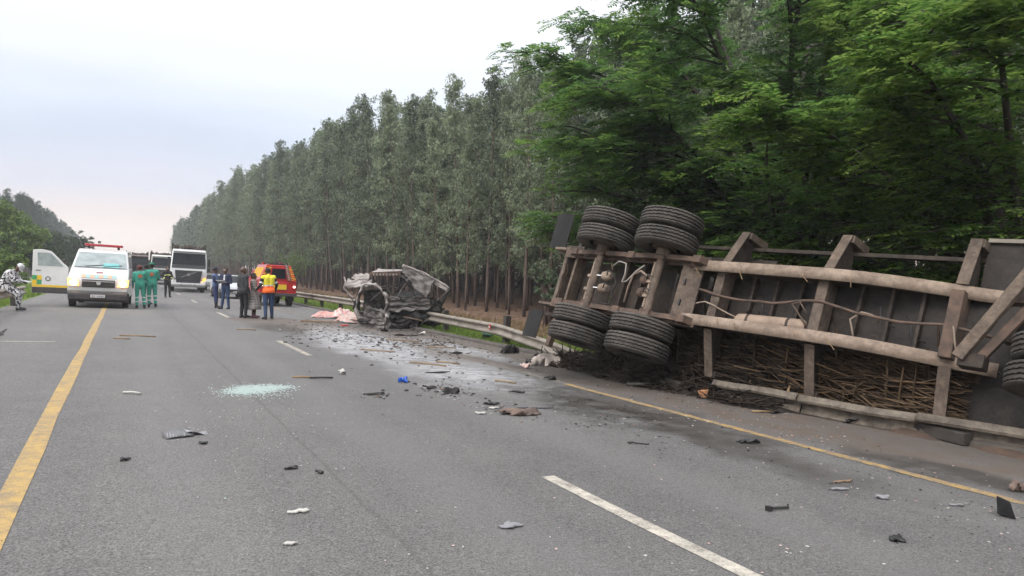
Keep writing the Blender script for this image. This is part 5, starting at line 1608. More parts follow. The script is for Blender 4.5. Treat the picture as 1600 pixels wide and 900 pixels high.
def cap_hat(root, V_, hf, hu, hs, mat, peak=True, tall=.07, r=.102):
    c = V_['head'] + hu * .055 - hf * .015
    o_ = MB().lathe([(r, -.02), (r * 1.01, .02), (r * .93, .05), (r * .6, .05 + tall * .55), (0, .05 + tall * .7)], c, hu, 20).build('hat', mat, root, smooth=True, thick=.006)
    if peak:
        f = lambda u, v: c + hf * (r * .85 + .085 * v) * math.cos((u - .5) * 2.0) + hs * (r * .95 + .06 * v) * math.sin((u - .5) * 2.0) - hu * (.005 + .02 * v)
        MB().grid(f, 10, 2).build('hat_peak', mat, o_, smooth='all', thick=.006)
    return o_


def star_badge(root, V_, mat, z=1.30, y=-.118):
    """six-armed medical emblem on the back"""
    b_ = MB()
    for k in range(3):
        b_.box((0, y - .004 * k * .2, z), (.038, .012 + .002 * k, .16), Matrix.Rotation(k * math.pi / 3, 3, 'Y'))
    return b_.build('back_emblem', mat, root)


band_med = dict(shirt=M_scrub, trousers=M_scrub, shoe=M_boot, band1=M_refl, shin_bands=((.10, .20, 'band1'), (.48, .58, 'band1')), forearm_bands=((.0, .08, 'band1'),))
GP = 'people standing at the crash'
M_badge = pm('orange red emblem', (.50, .13, .06), rough=.5)
p, V_, hf, hu, hs = person('paramedic in green with a red emblem on the back, nearest the ambulance', 219, 482, 188, dict(band_med, hair=pm('reddish cap', (.10, .025, .02), rough=.8)), dict(elL=(.27, .06, 1.15), wrL=(.30, .30, 1.12), elR=(-.24, .02, 1.12), wrR=(-.22, .16, .92), knL=(.13, .02, .5), anL=(.15, -.02, .085), toL=(.19, .14, .045)), 1.68, GP, build=1.05)
star_badge(p, V_, M_badge, y=-.132)
p, V_, hf, hu, hs = person('tall paramedic in green wearing a green cap, back turned', 238, 480, 176, dict(band_med), dict(elR=(-.25, .10, 1.14), wrR=(-.15, .32, 1.10), elL=(.25, .08, 1.13), wrL=(.17, .3, 1.05)), 1.80, GP, build=1.1)
star_badge(p, V_, M_badge, y=-.14); cap_hat(p, V_, hf, hu, hs, cloth('green cap', (.02, .20, .12)), peak=False)
p, V_, hf, hu, hs = person('third paramedic in pale green partly hidden between two others', 229.5, 476, 150, dict(band_med, shirt=cloth('pale green cloth', (.16, .42, .34))), dict(elL=(.25, .1, 1.13), wrL=(.2, .32, 1.08)), 1.74, GP)
p, V_, hf, hu, hs = person('firefighter in black with lime reflective bands standing in the lane', 262, 465, 14,
       dict(shirt=M_fire, trousers=M_fire, shoe=M_boot, band1=M_reflg, torso_bands=((.25, .45, 'band1'),), forearm_bands=((.35, .6, 'band1'),), hair=pm('shaved head', (.06, .035, .025), rough=.7)),
       dict(elL=(.26, .02, 1.14), wrL=(.12, .2, 1.04), elR=(-.26, .02, 1.14), wrR=(-.12, .2, 1.02)), 1.76, GP, build=1.1)
p, V_, hf, hu, hs = person('police officer in blue uniform and dark cap, arms folded, side-on', 337, 481, 62,
       dict(shirt=M_bluesh, trousers=M_bluetr, shoe=M_boot, sleeve='sleeve', sleevemat=M_navy, shin_bands=((.62, 1.0, 'shoe'),)),
       dict(elL=(.24, .06, 1.16), wrL=(.04, .23, 1.16), elR=(-.24, .06, 1.16), wrR=(-.04, .25, 1.12), anL=(.11, .06, .085), toL=(.13, .23, .045)), 1.76, GP)
cap_hat(p, V_, hf, hu, hs, cloth('dark police cap', (.02, .022, .035)), True, .09)
MB().box((-.20, .0, 1.36), (.012, .07, .08)).build('shoulder_badge', pm('red badge', (.4, .05, .05)), p)
p, V_, hf, hu, hs = person('man in navy jacket and jeans writing on a held clipboard', 353, 483, -35,
       dict(shirt=M_navy, trousers=M_denim, shoe=M_shoe, xm1=M_whitecl, extra=((Vector((0, .075, 1.42)), Vector((0, .10, 1.24)), .035, .03, 'xm1', ()),), hair=M_hair, hairkey='hair'),
       dict(elL=(.26, .02, 1.12), wrL=(.10, .26, 1.14), elR=(-.26, .02, 1.12), wrR=(-.12, .26, 1.10), anL=(.16, .05, .085), toL=(.19, .22, .045), tilt=-.15), 1.78, GP, build=1.1)
MB().box((.0, .36, 1.17), (.34, .24, .012), Matrix.Rotation(R(28), 3, 'X')).build('clipboard', M_whitecl, p)
p, V_, hf, hu, hs = person('bald man in a dark grey suit, seen from behind at the left of the woman', 381, 497, 118,
       dict(shirt=M_suit, trousers=M_fire, shoe=M_boot, hem='shirt', hair=pm('bald scalp', (.085, .048, .033), rough=.45)), dict(elL=(.235, -.03, 1.11), wrL=(.215, .06, .86)), 1.78, GP, build=1.12)
# suit jacket skirt
MB().lathe([(.19, .0), (.205, -.12), (.215, -.24)], (0, .0, 1.06), (0, 0, 1), 24).build('jacket_hem', M_suit, p, smooth=True, thick=.01)
M_plaid, nt, bb = node_mat('grey checked cloth')
N, L = nt.nodes, nt.links
tc_ = N.new('ShaderNodeTexCoord'); w1 = N.new('ShaderNodeTexWave'); w1.inputs['Scale'].default_value = 3.2; w1.bands_direction = 'Z'; w2 = N.new('ShaderNodeTexWave'); w2.inputs['Scale'].default_value = 3.2; w2.bands_direction = 'X'
L.new(tc_.outputs['Object'], w1.inputs[0]); L.new(tc_.outputs['Object'], w2.inputs[0])
mm = N.new('ShaderNodeMath'); mm.operation = 'MULTIPLY'; L.new(w1.outputs[1], mm.inputs[0]); L.new(w2.outputs[1], mm.inputs[1])
rp = N.new('ShaderNodeValToRGB'); rp.color_ramp.elements[0].color = (.30, .28, .26, 1); rp.color_ramp.elements[1].color = (.13, .12, .115, 1); L.new(mm.outputs[0], rp.inputs[0]); L.new(rp.outputs[0], bb.inputs['Base Color']); bb.inputs['Roughness'].default_value = .9
p, V_, hf, hu, hs = person('woman in a grey checked dress with dark hair beside the man in the suit', 397, 497, 70,
       dict(shirt=M_plaid, trousers=M_plaid, shoe=pm('maroon shoe', (.10, .03, .035), rough=.6), shin_bands=((.35, 1.0, 'xm2'),), xm2=pm('maroon stocking', (.09, .035, .035), rough=.7)), dict(elL=(.22, .08, 1.14), wrL=(.12, .26, 1.2), elR=(-.23, .02, 1.13), wrR=(-.22, .12, .90)), 1.60, GP, female=True, build=1.1)
sk = MB().grid(lambda u, v: ((.17 + .12 * v + .018 * v * math.sin(u * 6.283 * 9)) * math.cos(u * 6.283) * 1.1, (.15 + .12 * v + .018 * v * math.cos(u * 6.283 * 9)) * math.sin(u * 6.283), 1.08 - .74 * v), 54, 8).build('skirt', M_plaid, p, smooth='all', thick=.008)
MB().box((.0, .24, 1.34), (.16, .05, .14), Matrix.Rotation(R(15), 3, 'X')).build('held_tissue', M_whitecl, p, bevel=.02)
p, V_, hf, hu, hs = person('man in yellow and orange hi-vis vest and jeans, back turned', 420, 499, 192,
       dict(shirt=M_hiY, trousers=M_denim, shoe=M_shoe, hem='hem', hemmat=M_hiO, sleeve='sleeve', sleevemat=M_fire, band1=M_refl, uparm_bands=((.55, .75, 'band1'),), torso_bands=((.74, 1.0, 'band1'),), hair=M_hair),
       dict(elR=(-.27, .0, 1.15), wrR=(-.30, .2, 1.02), elL=(.28, -.02, 1.15), wrL=(.27, .12, .93), head=(.0, .06, 1.60), anL=(.13, .06, .085), toL=(.16, .23, .045), anR=(-.13, -.05, .085), toR=(-.16, .12, .045)), 1.82, GP, build=1.14)
MB().lathe([(.185, .0), (.20, -.10), (.205, -.17)], (0, .0, 1.06), (0, 0, 1), 24).build('vest_hem', M_hiO, p, smooth=True, thick=.01)
# seated on the rail
M_pattern, nt, bb = node_mat('black and white patterned cloth')
N, L = nt.nodes, nt.links
tc_ = N.new('ShaderNodeTexCoord'); vo = N.new('ShaderNodeTexNoise'); vo.inputs['Scale'].default_value = 17; vo.inputs['Detail'].default_value = 1; L.new(tc_.outputs['Object'], vo.inputs['Vector'])
rp = N.new('ShaderNodeValToRGB'); rp.color_ramp.interpolation = 'CONSTANT'; rp.color_ramp.elements[0].color = (.025, .025, .03, 1); rp.color_ramp.elements[1].position = .47; rp.color_ramp.elements[1].color = (.58, .57, .58, 1)
L.new(vo.outputs[0], rp.inputs[0]); L.new(rp.outputs[0], bb.inputs['Base Color']); bb.inputs['Roughness'].default_value = .9
sx_, sy_ = -3.12, 26.6
p, V_, hf, hu, hs = person('person in black and white patterned clothes and white cap slumped on the left guardrail', 0, 0, 78,
       dict(shirt=M_pattern, trousers=M_pattern, shoe=M_boot, hem='shirt'),
       dict(pelvis=(0, -.16, .78), belly=(0, -.12, .92), chest=(0, -.02, 1.10), neck=(0, .10, 1.26), head=(0, .22, 1.36), shL=(.175, .05, 1.20), shR=(-.175, .05, 1.20), elL=(.23, .16, .96), elR=(-.23, .16, .96), wrL=(.08, .34, .92), wrR=(-.08, .34, .90), hiL=(.09, -.14, .75), hiR=(-.09, -.14, .75), knL=(.13, .20, .55), knR=(-.13, .20, .55), anL=(.13, .24, .085), anR=(-.13, .14, .085), toL=(.15, .42, .045), toR=(-.15, .32, .045), tilt=.7),
       1.72, None, base=(sx_, sy_, -SL * sx_), build=1.55)
cap_hat(p, V_, hf, hu, hs, M_whitecl, True, .09, .108)
MB().box((0, .44, .93), (.30, .20, .015), Matrix.Rotation(R(-15), 3, 'X')).build('papers', M_whitecl, p)
# ------------------------------------------------------------------ debris on the road
def at(px, py, lift=0.0): return gp(px, py, lift)


def flat(px, py, lift=.0, yaw=0): 
    p = gp(px, py); return Matrix.Translation(p + Vector((0, 0, lift))) @ ROAD_TILT @ Matrix.Rotation(yaw, 4, 'Z')


def crumb(name, label, cat, px, py, size, mat, seed=1, yaw=0.0, amp=.25, nu=8, nv=6, thick=.012, group=None, lift=.03):
    """bent piece of sheet lying on the road; size = (across, along, height)"""
    r = np.random.default_rng(seed); ph = r.uniform(0, 6.28, 8); fr = r.uniform(2, 6, 8); cut = r.uniform(.55, 1, 4)

    def f(u, v):
        x = (u - .5) * size[0] * (cut[0] + (1 - cut[0]) * v); y = (v - .5) * size[1] * (cut[1] + (1 - cut[1]) * u)
        z = .7 * size[2] * (.5 + .5 * math.sin(fr[0] * u + ph[0]) * math.sin(fr[1] * v + ph[1])) + amp * size[2] * math.sin(fr[2] * u * 2 + fr[3] * v * 2 + ph[2])
        return (x + .06 * size[0] * math.sin(fr[4] * v * 2 + ph[4]), y + .08 * size[1] * math.sin(fr[5] * u * 2 + ph[5]), max(.004, z))
    nu, nv = max(nu, 14), max(nv, 10)
    mb = MB().grid(f, nu, nv)
    keepf = []
    for k, fc in enumerate(mb.f):                      # ragged outline
        u, v = (k // nv + .5) / nu * 2 - 1, (k % nv + .5) / nv * 2 - 1
        an = math.atan2(v, u); lim = .92 + .22 * math.sin(2 * an + ph[6]) + .16 * math.sin(5 * an + ph[7]) + .10 * math.sin(9 * an + ph[3])
        if max(abs(u), abs(v)) * .55 + math.hypot(u, v) * .45 < lim: keepf.append(fc)
    mb.f = keepf; mb.m = [0] * len(keepf)
    o_ = mb.build(name, mat, None, smooth=True, thick=thick)
    o_.matrix_world = flat(px, py, .006, yaw)
    return tag(o_, label, cat, group)


M_grey = pm('grey plastic', (.13, .13, .135), (.08, .08, .085), 6, rough=.5)
M_greyl = pm('pale grey plastic', (.26, .26, .27), (.18, .18, .19), 6, rough=.5)
M_brownsh = pm('scorched brown sheet', (.20, .14, .11), (.06, .045, .04), 6, rough=.8, bump=.4)
M_whitep = pm('scuffed white plastic', (.50, .49, .46), (.36, .34, .31), 8, rough=.6)
M_pink = pm('pink blanket', (.58, .27, .24), (.50, .37, .34), 5, rough=.95, bump=.4)
M_cream = pm('cream blanket', (.56, .47, .43), (.42, .24, .21), 4, rough=.95, bump=.4)
M_pinkw = pm('pink and white blanket', (.60, .30, .28), (.62, .52, .48), 7, rough=.95, bump=.4, lo=.45, hi=.55)
M_cream2 = pm('stained pale cloth', (.52, .40, .33), (.30, .16, .11), 5, rough=.95, bump=.4)
M_wood = pm('split timber', (.30, .20, .13), (.18, .12, .08), 9, rough=.9, bump=.4, stretch=(1, 8, 1))
M_glassg = None

# vented grey cover in the left lane
t = thing('plastic_cover', flat(288, 681, .0, R(12)) @ Matrix.Diagonal((.58, .58, .58, 1)), 'grey ribbed plastic cover lying in the left lane', 'debris')
MB().grid(lambda u, v: (-.30 + .42 * u, -.16 + .30 * v + .04 * u, .012 + .05 * v + .02 * math.sin(u * 3)), 6, 5).build('panel', M_grey, t, thick=.012, smooth=True)
for k in range(7): MB().beam((-.28 + .04 * k, -.15, .03), (-.24 + .04 * k, .06, .06), .012, .012).build('rib', M_greyl, t)
MB().grid(lambda u, v: (.02 + .34 * u, -.02 + .20 * v - .08 * u, .055 - .045 * u + .025 * math.sin(u * 5 + v * 2)), 6, 4).build('torn_flap', M_greyl, t, thick=.01, smooth=True)

crumb('grey_fragment', 'flat grey plastic shard in front of the white lane dash', 'debris', 798, 823, (.16, .10, .012), M_greyl, 3, .4)
crumb('white_fragment', 'bone-shaped white plastic scrap left of the lane centre', 'debris', 467, 801, (.15, .055, .012), M_whitep, 5, .2)
crumb('white_fragment', 'thin white scrap near the bottom left of the road', 'debris', 454, 852, (.09, .03, .01), M_whitep, 6)
crumb('black_fragment', 'black rubber scrap left of the small black crumb', 'debris', 455, 733, (.10, .05, .02), M_black, 7)
crumb('black_fragment', 'small black crumb on the paving seam', 'debris', 500, 740, (.06, .05, .03), M_black, 8)
crumb('black_fragment', 'small black scrap just behind the ribbed plastic cover', 'debris', 195, 720, (.08, .05, .03), M_black, 9)
crumb('black_fragment', 'small dark scrap beside the ribbed plastic cover', 'debris', 318, 694, (.09, .05, .02), M_black, 10)
crumb('scorched_sheet', 'crumpled scorched brown sheet in the middle of the right lane', 'debris', 814, 647, (.58, .30, .07), M_brownsh, 12, .25, .6, 14, 8)
crumb('grey_strip', 'long dark grey strip just beyond the scorched sheet', 'debris', 838, 638, (.50, .07, .015), M_grey, 13, -.1)
crumb('black_hook', 'curved black strip left of the scorched sheet', 'debris', 768, 632, (.28, .12, .03), M_black, 14)
crumb('white_fragment', 'white plastic scrap left of the scorched sheet', 'debris', 752, 647, (.14, .08, .02), M_whitep, 15)
crumb('white_fragment', 'white chip in front of the curved black strip', 'debris', 771, 639, (.16, .06, .02), M_whitep, 16)
t = MB().tube([(0, -.02, .03), (.03, 0, .04), (.10, -.03, .02), (.24, -.16, .015), (.28, -.20, .02)], .013, 6).tube([(0, -.02, .03), (-.02, .03, .03), (.03, .05, .025)], .018, 6).build('black_lever', M_black, None, smooth='all')
t.matrix_world = flat(985, 694, .0, R(8)) @ Matrix.Diagonal((.55, .55, .55, 1)); tag(t, 'black lever with a bent end lying right of the scorched sheet', 'debris')
crumb('black_wedge', 'black wedge-shaped plastic piece beside the right yellow line', 'debris', 1170, 693, (.24, .08, .05), M_black, 18, -.3, .3)
t = MB().cyl((0, 0, .03), (.27, -.03, .025), .016, n=7).box((-.02, 0, .03), (.06, .06, .05)).cyl((.26, -.03, .02), (.27, -.02, .06), .012, n=6).build('black_rod', M_black, None)
t.matrix_world = flat(1203, 798, .0, R(-2)) @ Matrix.Diagonal((.62, .62, .62, 1)); tag(t, 'black rod with a knob in the foreground right of the white dash', 'debris')
t = thing('mirror_housing', flat(1574, 806, 0, R(25)), 'black mirror housing lying at the right edge of the foreground', 'debris')
MB().add([(-.07, -.05, .0), (.08, -.04, .0), (.10, .05, .02), (-.06, .06, .02), (-.10, -.01, .13), (-.01, .0, .07), (.06, .06, .07), (-.07, .07, .15)], [(0, 1, 5, 4), (1, 2, 6, 5), (2, 3, 7, 6), (3, 0, 4, 7), (0, 3, 2, 1)]).build('shell', M_black, t, thick=.008)
MB().add([(-.06, -.045, .03), (.05, -.035, .03), (.0, .0, .065), (-.08, -.01, .10)], [(0, 1, 2, 3)]).build('lens', M_greyl, t, thick=.006)
MB().box((.10, .03, .035), (.05, .05, .05)).build('hinge', M_black, t, bevel=.01)
crumb('dark_housing', 'dark box-like housing cut by the right picture edge', 'debris', 1592, 768, (.16, .12, .10), M_brownsh, 21)
crumb('clip_bracket', 'black and silver bracket in the right lane foreground', 'debris', 1378, 779, (.13, .08, .02), M_greyl, 22, -.5)
crumb('black_fragment', 'black shrivelled scrap in the right foreground', 'debris', 1402, 845, (.13, .09, .03), M_black, 23)
for i, (x, y, w, lab) in enumerate([(1317, 754, .22, 'thin brown stick above the broken trim strips'), (1312, 766, .20, 'pale broken trim strip in the right lane'), (1494, 791, .14, 'dark scrap left of the mirror housing'), (1318, 661, .55, 'folded black plastic sheet against the flattened guardrail')]):
    if i == 3: crumb('black_sheet', lab, 'debris', 1335, y, (w * .8, .22, .07), M_black, 30 + i, .1, .5)
    else: crumb('thin_strip', lab, 'debris', x, y, (w, .03, .015), M_wood if i == 0 else M_greyl, 30 + i, -.1 - .2 * i)
t = MB().tube([(.42 * math.cos(a) - .25, .22 * math.sin(a), .02 + .01 * math.sin(3 * a)) for a in np.linspace(3.6, 5.2, 14)], .035, 6).build('tyre_strip', M_rubber, None, smooth='all')
t.matrix_world = flat(1035, 604, .02, R(-25)); tag(t, 'curved strip of torn tyre lying before the trailer wheels', 'debris')
t = thing('cut_stump', flat(1101, 622, .0, .3), 'pale sawn stub of wood on the shoulder under the trailer', 'wood')
MB().cyl((0, 0, .0), (-.01, .03, .12), .055, .085, 12).build('stub', pm('raw orange wood', (.55, .27, .14), (.42, .20, .10), 10, rough=.85), t, bevel=.008)
t = MB().tube([(0, 0, .02), (.35, .12, .22), (.75, .22, .40), (.95, .3, .62)], .013, 5).tube([(.62, .1, .02), (.75, .2, .3), (.9, .25, .58)], .012, 5).tube([(.9, .26, .3), (.92, .28, .55), (.97, .3, .85)], .016, 5).build('broken_cane', pm('dry cane', (.30, .21, .11), (.19, .125, .07), 8, rough=.8), None, smooth='all')
t.matrix_world = flat(1112, 617, .0, R(12)); tag(t, 'broken dry cane stalks poking out over the shoulder from under the trailer', 'sugar cane')
t = MB().tube([(0, 0, .02), (.06, .1, .18), (.16, .14, .26), (.22, .2, .16)], .02, 5).tube([(.16, .14, .26), (.2, .1, .30), (.26, .12, .24)], .018, 5).build('broken_cane', MATS['dry cane'], None, smooth='all')
t.matrix_world = flat(1235, 640, .08, 0); tag(t, 'short tuft of split cane on the flattened guardrail', 'sugar cane')
crumb('white_bag', 'crumpled white sack beside the trailer wheels and bent rail end', 'sack', 851, 571, (.62, .34, .20), pm('dirty white sack', (.56, .50, .46), (.38, .32, .28), 6, rough=.9, bump=.3), 41, .1, .5, 14, 10)
crumb('torn_cloth', 'dark torn cloth at the left end of the white sack', 'debris', 828, 570, (.22, .2, .14), M_black, 42)
crumb('pinkish_rag', 'small pinkish rag beside the white sack', 'debris', 822, 575, (.2, .14, .12), M_cream, 43)
crumb('black_part', 'black engine part on the shoulder beneath the guardrail', 'debris', 797, 552, (.50, .20, .14), M_char, 44, .1, .9)
crumb('black_strip', 'black strip on the shoulder by the bent rail', 'debris', 846, 557, (.45, .10, .06), M_char, 45)
t = thing('green_helmet', flat(761, 531, .0, .2), 'small pale green dome-shaped scrap below the guardrail post', 'debris')
MB().lathe([(.16, 0), (.155, .05), (.12, .10), (.06, .125), (0, .13)], (0, 0, .13), (.2, 0, 1), 18).build('dome', pm('pale green plastic', (.20, .40, .32), (.14, .28, .22), 6, rough=.5), t, smooth=True, thick=.006)
MB().box((-.03, 0, .07), (.2, .18, .13), Matrix.Rotation(.3, 3, 'Z')).build('block', M_char, t, bevel=.02)
crumb('blue_cap', 'bright blue crumpled plastic on the wet road', 'debris', 630, 598, (.15, .12, .10), pm('bright blue plastic', (.01, .09, .45), rough=.4), 47)
crumb('white_ball', 'small round white scrap left of the blue plastic', 'debris', 535, 585, (.11, .1, .09), M_whitep, 48)
crumb('burnt_sheet', 'black sheet lying in front of the burnt pickup bed', 'debris', 670, 516, (1.2, .5, .05), M_char, 49, .0, .8, 14, 8)
crumb('white_box', 'small white block lying by the burnt pickup', 'debris', 660, 524, (.26, .2, .14), M_whitep, 50, .1, .1)
crumb('black_lump', 'black rubber lump in front of the blankets', 'debris', 600, 518, (.36, .28, .16), M_char, 51)
crumb('burnt_strip', 'long charred strip in front of the small white block', 'debris', 635, 525, (.85, .10, .05), M_char, 52, .05)
crumb('burnt_clump', 'group of charred bits in the middle of the wet road', 'debris', 705, 615, (.26, .14, .05), M_char, 53, .2, 1.0, 12, 8)
crumb('burnt_clump', 'dark charred tuft left of the charred bits', 'debris', 672, 607, (.20, .10, .04), M_char, 54)
crumb('burnt_clump', 'charred twig-like scrap in front of the blue plastic', 'debris', 585, 617, (.32, .07, .03), M_char, 55)
crumb('charred_strip', 'narrow charred strip on the wet lane', 'debris', 685, 583, (.46, .06, .02), M_char, 56)
crumb('charred_flake', 'black oval flake on the road near the trailer wheels', 'debris', 809, 614, (.28, .09, .03), M_char, 57)
crumb('charred_lump', 'black lump on the shoulder before the trailer', 'debris', 860, 594, (.20, .14, .10), M_char, 58)
crumb('charred_strip', 'charred strip near the kerb left of the trailer', 'debris', 714, 553, (.36, .07, .05), M_char, 59)
crumb('black_bag', 'black object cut by the left picture edge on the shoulder', 'debris', -13, 524, (.45, .35, .22), M_black, 60, 0, .2)
# blankets beside the wreck: separate folded heaps
def heap(label, px, py, sx, sy, h, mat, seed, yaw=0.0):
    r = np.random.default_rng(seed); ph = r.uniform(0, 6.28, 8); fr = r.uniform(3, 9, 8)

    def f(u, v):
        a, rr = u * 6.2832, v
        ed = 1 + .18 * math.sin(3 * a + ph[0]) + .10 * math.sin(7 * a + ph[1])
        x, y = math.cos(a) * rr * sx * ed, math.sin(a) * rr * sy * ed
        z = h * (1 - rr ** 2.2) * (1 + .22 * math.sin(fr[0] * x / sx + ph[2]) * math.sin(fr[1] * y / sy + ph[3])) + .22 * h * abs(math.sin(fr[2] * 1.3 * x / sx + fr[3] * y / sy + ph[4])) + .24 * h * abs(math.sin(fr[4] * x / sx - 1.4 * fr[5] * y / sy + ph[5])) - .12 * h
        return (x, y, max(z, .0) + .01)
    o_ = MB().grid(f, 40, 14).build('blanket', mat, None, smooth='all')
    o_.matrix_world = flat(px, py, 0, yaw)
    return tag(o_, label, 'blanket', 'blankets on the road beside the wreck')


heap('pink blanket heap farthest left of the burnt pickup', 508, 497, .50, .28, .20, M_pink, 1, -.3)
heap('rumpled pink blanket in the middle of the blanket row', 533, 498, .50, .30, .30, M_pinkw, 2, -.3)
heap('cream and pink blanket bundle beside the door frame of the wreck', 552, 505, .60, .30, .26, M_cream, 3, -.3)
heap('pale bundle nearest the door frame of the wreck', 582, 508, .40, .28, .32, M_cream2, 4, -.2)
crumb('red_cloth', 'small bright red cloth in front of the blankets', 'cloth', 539, 510, (.26, .12, .07), pm('red cloth', (.55, .03, .04), rough=.9), 70)
t = MB().beam((0, 0, .04), (1.25, .2, .05), .10, .05).build('wooden_plank', M_wood, None, bevel=.006)
t.matrix_world = flat(470, 503, 0, R(-28)); tag(t, 'wooden plank lying left of the pink blankets', 'plank')
t = MB().beam((0, 0, .03), (.75, -.45, .03), .06, .03).build('wooden_plank', M_wood, None, bevel=.006)
t.matrix_world = flat(474, 502, 0, R(-12)); tag(t, 'pale narrow batten in front of the wooden plank', 'plank')
# loose cane pieces on the carriageway
for i, (x, y, ln, a, lab) in enumerate([
        (215, 526, .75, 8, 'cane piece lying across the left lane beyond the glass'), (190, 530, .35, 0, 'short cane piece left of the long one in the left lane'),
        (206, 616, .22, -3, 'short white stick near the yellow line'), (472, 591, .28, 10, 'cane piece left of the small round scrap'),
        (502, 592, .34, 25, 'dark cane piece nearest the small round scrap'), (590, 549, .8, -12, 'long cane stalk on the wet road before the wreck'),
        (630, 533, .9, -10, 'long thin cane stalk in front of the wreck'), (690, 544, .7, 4, 'cane stalk on the shoulder below the guardrail'),
        (668, 570, .8, -24, 'cane stalk crossing the wet strip'), (700, 568, .5, -20, 'shorter cane stalk on the wet strip'),
        (385, 516, .5, 10, 'pale stick on the mud behind the road dash'), (1190, 645, .3, 12, 'reddish cane chip piece on the shoulder'),
        (790, 598, .4, -30, 'cane stalk near the right yellow line')]):
    t = MB().tube([(-ln / 2, 0, .018), (0, .02 * math.sin(i), .024), (ln / 2, 0, .018)], .014, 6).build('cane_stalk', [MATS['dry cane'], M_whitep, M_char][0 if i not in (2, 4) else (1 if i == 2 else 2)], None, smooth='all')
    t.matrix_world = flat(x, y, 0, R(a) - PAN); tag(t, lab, 'cane stalk', 'loose cane on the road')

# shattered windscreen: a spread of tiny green glass cubes
M_cube = pm('crushed green glass', (.42, .50, .47), (.30, .38, .355), 30, rough=.3)


def chips(name, label, cat, pts, size, mats, flatness=.35):
    n_ = len(pts); P = np.array(pts); s_ = size if isinstance(size, np.ndarray) else np.full(n_, size)
    a = rng.uniform(0, 6.28, n_); asp = rng.uniform(.4, 1.0, n_)
    dx = np.stack([np.cos(a), np.sin(a), -SL * np.cos(a)], 1) * s_[:, None]; dy = np.stack([-np.sin(a), np.cos(a), SL * np.sin(a)], 1) * (s_ * asp)[:, None]
    up_ = np.zeros((n_, 3)); up_[:, 2] = s_ * flatness * rng.uniform(.5, 1.4, n_)
    base_ = [P - dx - dy, P + dx - dy * .6, P + dx * .8 + dy, P - dx * .7 + dy]
    top = [p_ * 1 + up_ + (P - p_) * .25 for p_ in base_]
    V = np.stack(base_ + top, 1)
    F = np.array([[4, 5, 6, 7], [0, 1, 5, 4], [1, 2, 6, 5], [2, 3, 7, 6], [3, 0, 4, 7]])
    Q = (np.arange(n_)[:, None, None] * 8 + F[None]).reshape(-1, 4)
    mi = np.repeat(rng.integers(0, len(mats), n_), 5)
    return tag(link(name, np_mesh(name, V.reshape(-1, 3), Q, mats, mi)), label, cat, kind='stuff')


def scatter_px(n_, x0, x1, y0, y1, fn=None):
    out = []
    while len(out) < n_:
        x, y = random.uniform(x0, x1), random.uniform(y0, y1)
        if fn is None or random.random() < fn(x, y): out.append(tuple(gp(x, y, .006)))
    return out


gc = gp(402, 608)
pts = []
for cx_, cy_, sx_2, sy_2, k_ in ((398, 608.5, 19, 3.0, 1500), (418, 605.5, 17, 2.2, 800), (380, 611, 14, 2.4, 600), (440, 604.5, 12, 1.2, 260), (405, 612, 26, 5, 420), (366, 614, 16, 3, 160)):
    for k in range(k_): pts.append(tuple(gp(random.gauss(cx_, sx_2), random.gauss(cy_, sy_2), .006)))
chips('crushed_glass', 'patch of crushed pale green windscreen glass on the left lane', 'broken glass', pts, rng.uniform(.004, .010, len(pts)), [M_cube], .6)
pts = []
for k in range(260):
    px_, py_ = random.gauss(420, 110), random.gauss(628, 60)
    if py_ < 500 or py_ > 890: continue
    pts.append(tuple(gp(px_, py_, .006)))
chips('glass_crumbs', 'loose glass crumbs sprinkled over the left lane', 'broken glass', pts, rng.uniform(.003, .007, len(pts)), [M_cube, M_whitep], .6)


def dens(x, y):
    a = math.exp(-((y - (545 + (x - 640) * .27)) / 55) ** 2)
    return a
pts = scatter_px(720, 470, 1600, 505, 890, dens)
near_ = np.clip(np.array([p_[1] for p_ in pts]) / 11, .3, 1)
chips('charred_crumbs', 'small charred crumbs scattered over the right lane', 'debris', pts, near_ * rng.uniform(.006, .026, len(pts)) * rng.uniform(.4, 1.5, len(pts)), [M_char, M_char, M_black, M_brownsh], .5)
pts = scatter_px(230, 600, 1600, 540, 895, lambda x, y: .15 + .85 * dens(x, y))
chips('white_chips', 'small white plastic chips scattered over the right lane', 'debris', pts, rng.uniform(.004, .012, len(pts)), [M_whitep, M_whitep, M_cream], .3)
pts = scatter_px(260, 960, 1330, 590, 690, lambda x, y: 1 if y > 600 + (x - 1000) * .2 and y < 640 + (x - 1000) * .22 else 0)
chips('wood_chips', 'orange and pale wood chips on the shoulder beside the trailer', 'debris', pts, rng.uniform(.004, .014, len(pts)), [MATS['raw orange wood'], M_wood, M_whitep, M_wood], .3)
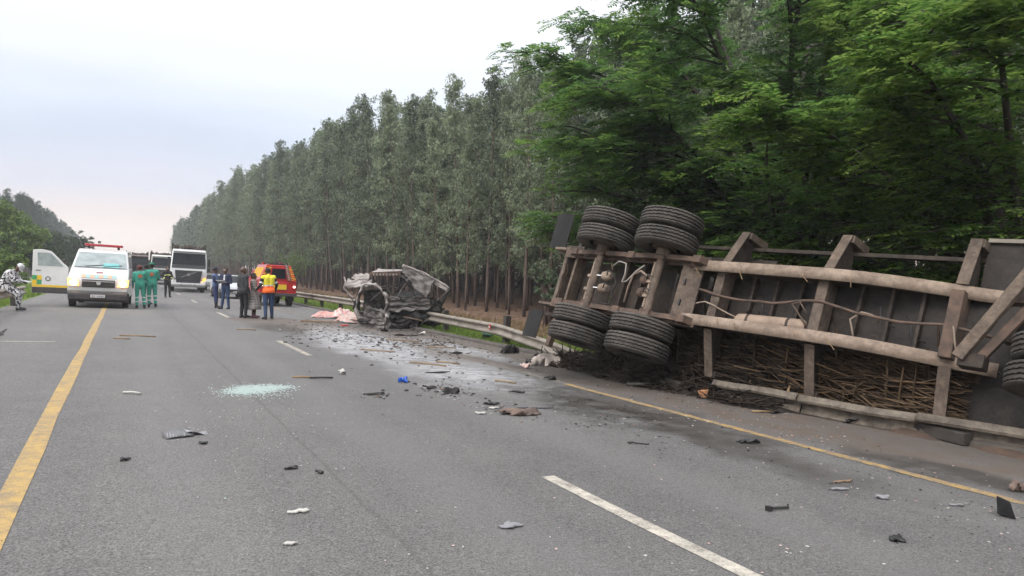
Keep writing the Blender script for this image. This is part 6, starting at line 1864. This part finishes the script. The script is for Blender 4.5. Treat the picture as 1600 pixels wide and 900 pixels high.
pts = scatter_px(700, 440, 720, 500, 545, lambda x, y: .9 if abs(y - 520 - (x - 580) * .05) < 16 else .1)
chips('burnt_crumbs', 'burnt crumbs and ash around the base of the wreck', 'debris', pts, rng.uniform(.012, .045, len(pts)) * rng.uniform(.4, 1.2, len(pts)), [M_char, M_char, M_char, M_brownsh, M_ash], .5)
pts = scatter_px(160, 0, 840, 640, 895)
chips('road_grit', 'fine pale grit on the left lane in the foreground', 'grit', pts, rng.uniform(.0015, .004, len(pts)), [M_whitep, M_greyl, M_char], .5)

pts = []
for cx_, cy_, sx_2, sy_2, k_ in ((700, 612, 26, 6, 120), (672, 605, 16, 4, 50), (770, 634, 22, 5, 40), (590, 617, 18, 3, 40), (610, 535, 60, 9, 160), (700, 548, 60, 10, 120), (1310, 764, 20, 6, 22), (1490, 790, 18, 6, 18), (1030, 690, 40, 10, 40), (930, 660, 40, 10, 50)):
    for k in range(k_): pts.append(tuple(gp(random.gauss(cx_, sx_2), random.gauss(cy_, sy_2), .006)))
dist_ = np.clip(np.array([p_[1] for p_ in pts]) / 10, .35, 1.6)
chips('debris_clusters', 'clusters of shredded burnt plastic between the wreck and the lane dash', 'debris', pts, dist_ * rng.uniform(.006, .03, len(pts)) * rng.uniform(.4, 1.3, len(pts)), [M_char, M_char, M_black, M_brownsh, M_greyl], .45)
# ------------------------------------------------------------------ morning haze
hz_box = MB().box((10, 190, 11.5), (130, 420, 31)).build('haze', [], None)
m_h = bpy.data.materials.new('thin morning haze'); m_h.use_nodes = True
nt = m_h.node_tree; nt.nodes.clear()
o_ = nt.nodes.new('ShaderNodeOutputMaterial'); v_ = nt.nodes.new('ShaderNodeVolumePrincipled')
v_.inputs['Color'].default_value = (.93, .95, 1.0, 1); v_.inputs['Density'].default_value = .0009; v_.inputs['Anisotropy'].default_value = .2
nt.links.new(v_.outputs[0], o_.inputs['Volume'])
hz_box.data.materials.append(m_h)
tag(hz_box, 'thin pale haze in the air over the road', 'haze', kind='stuff')
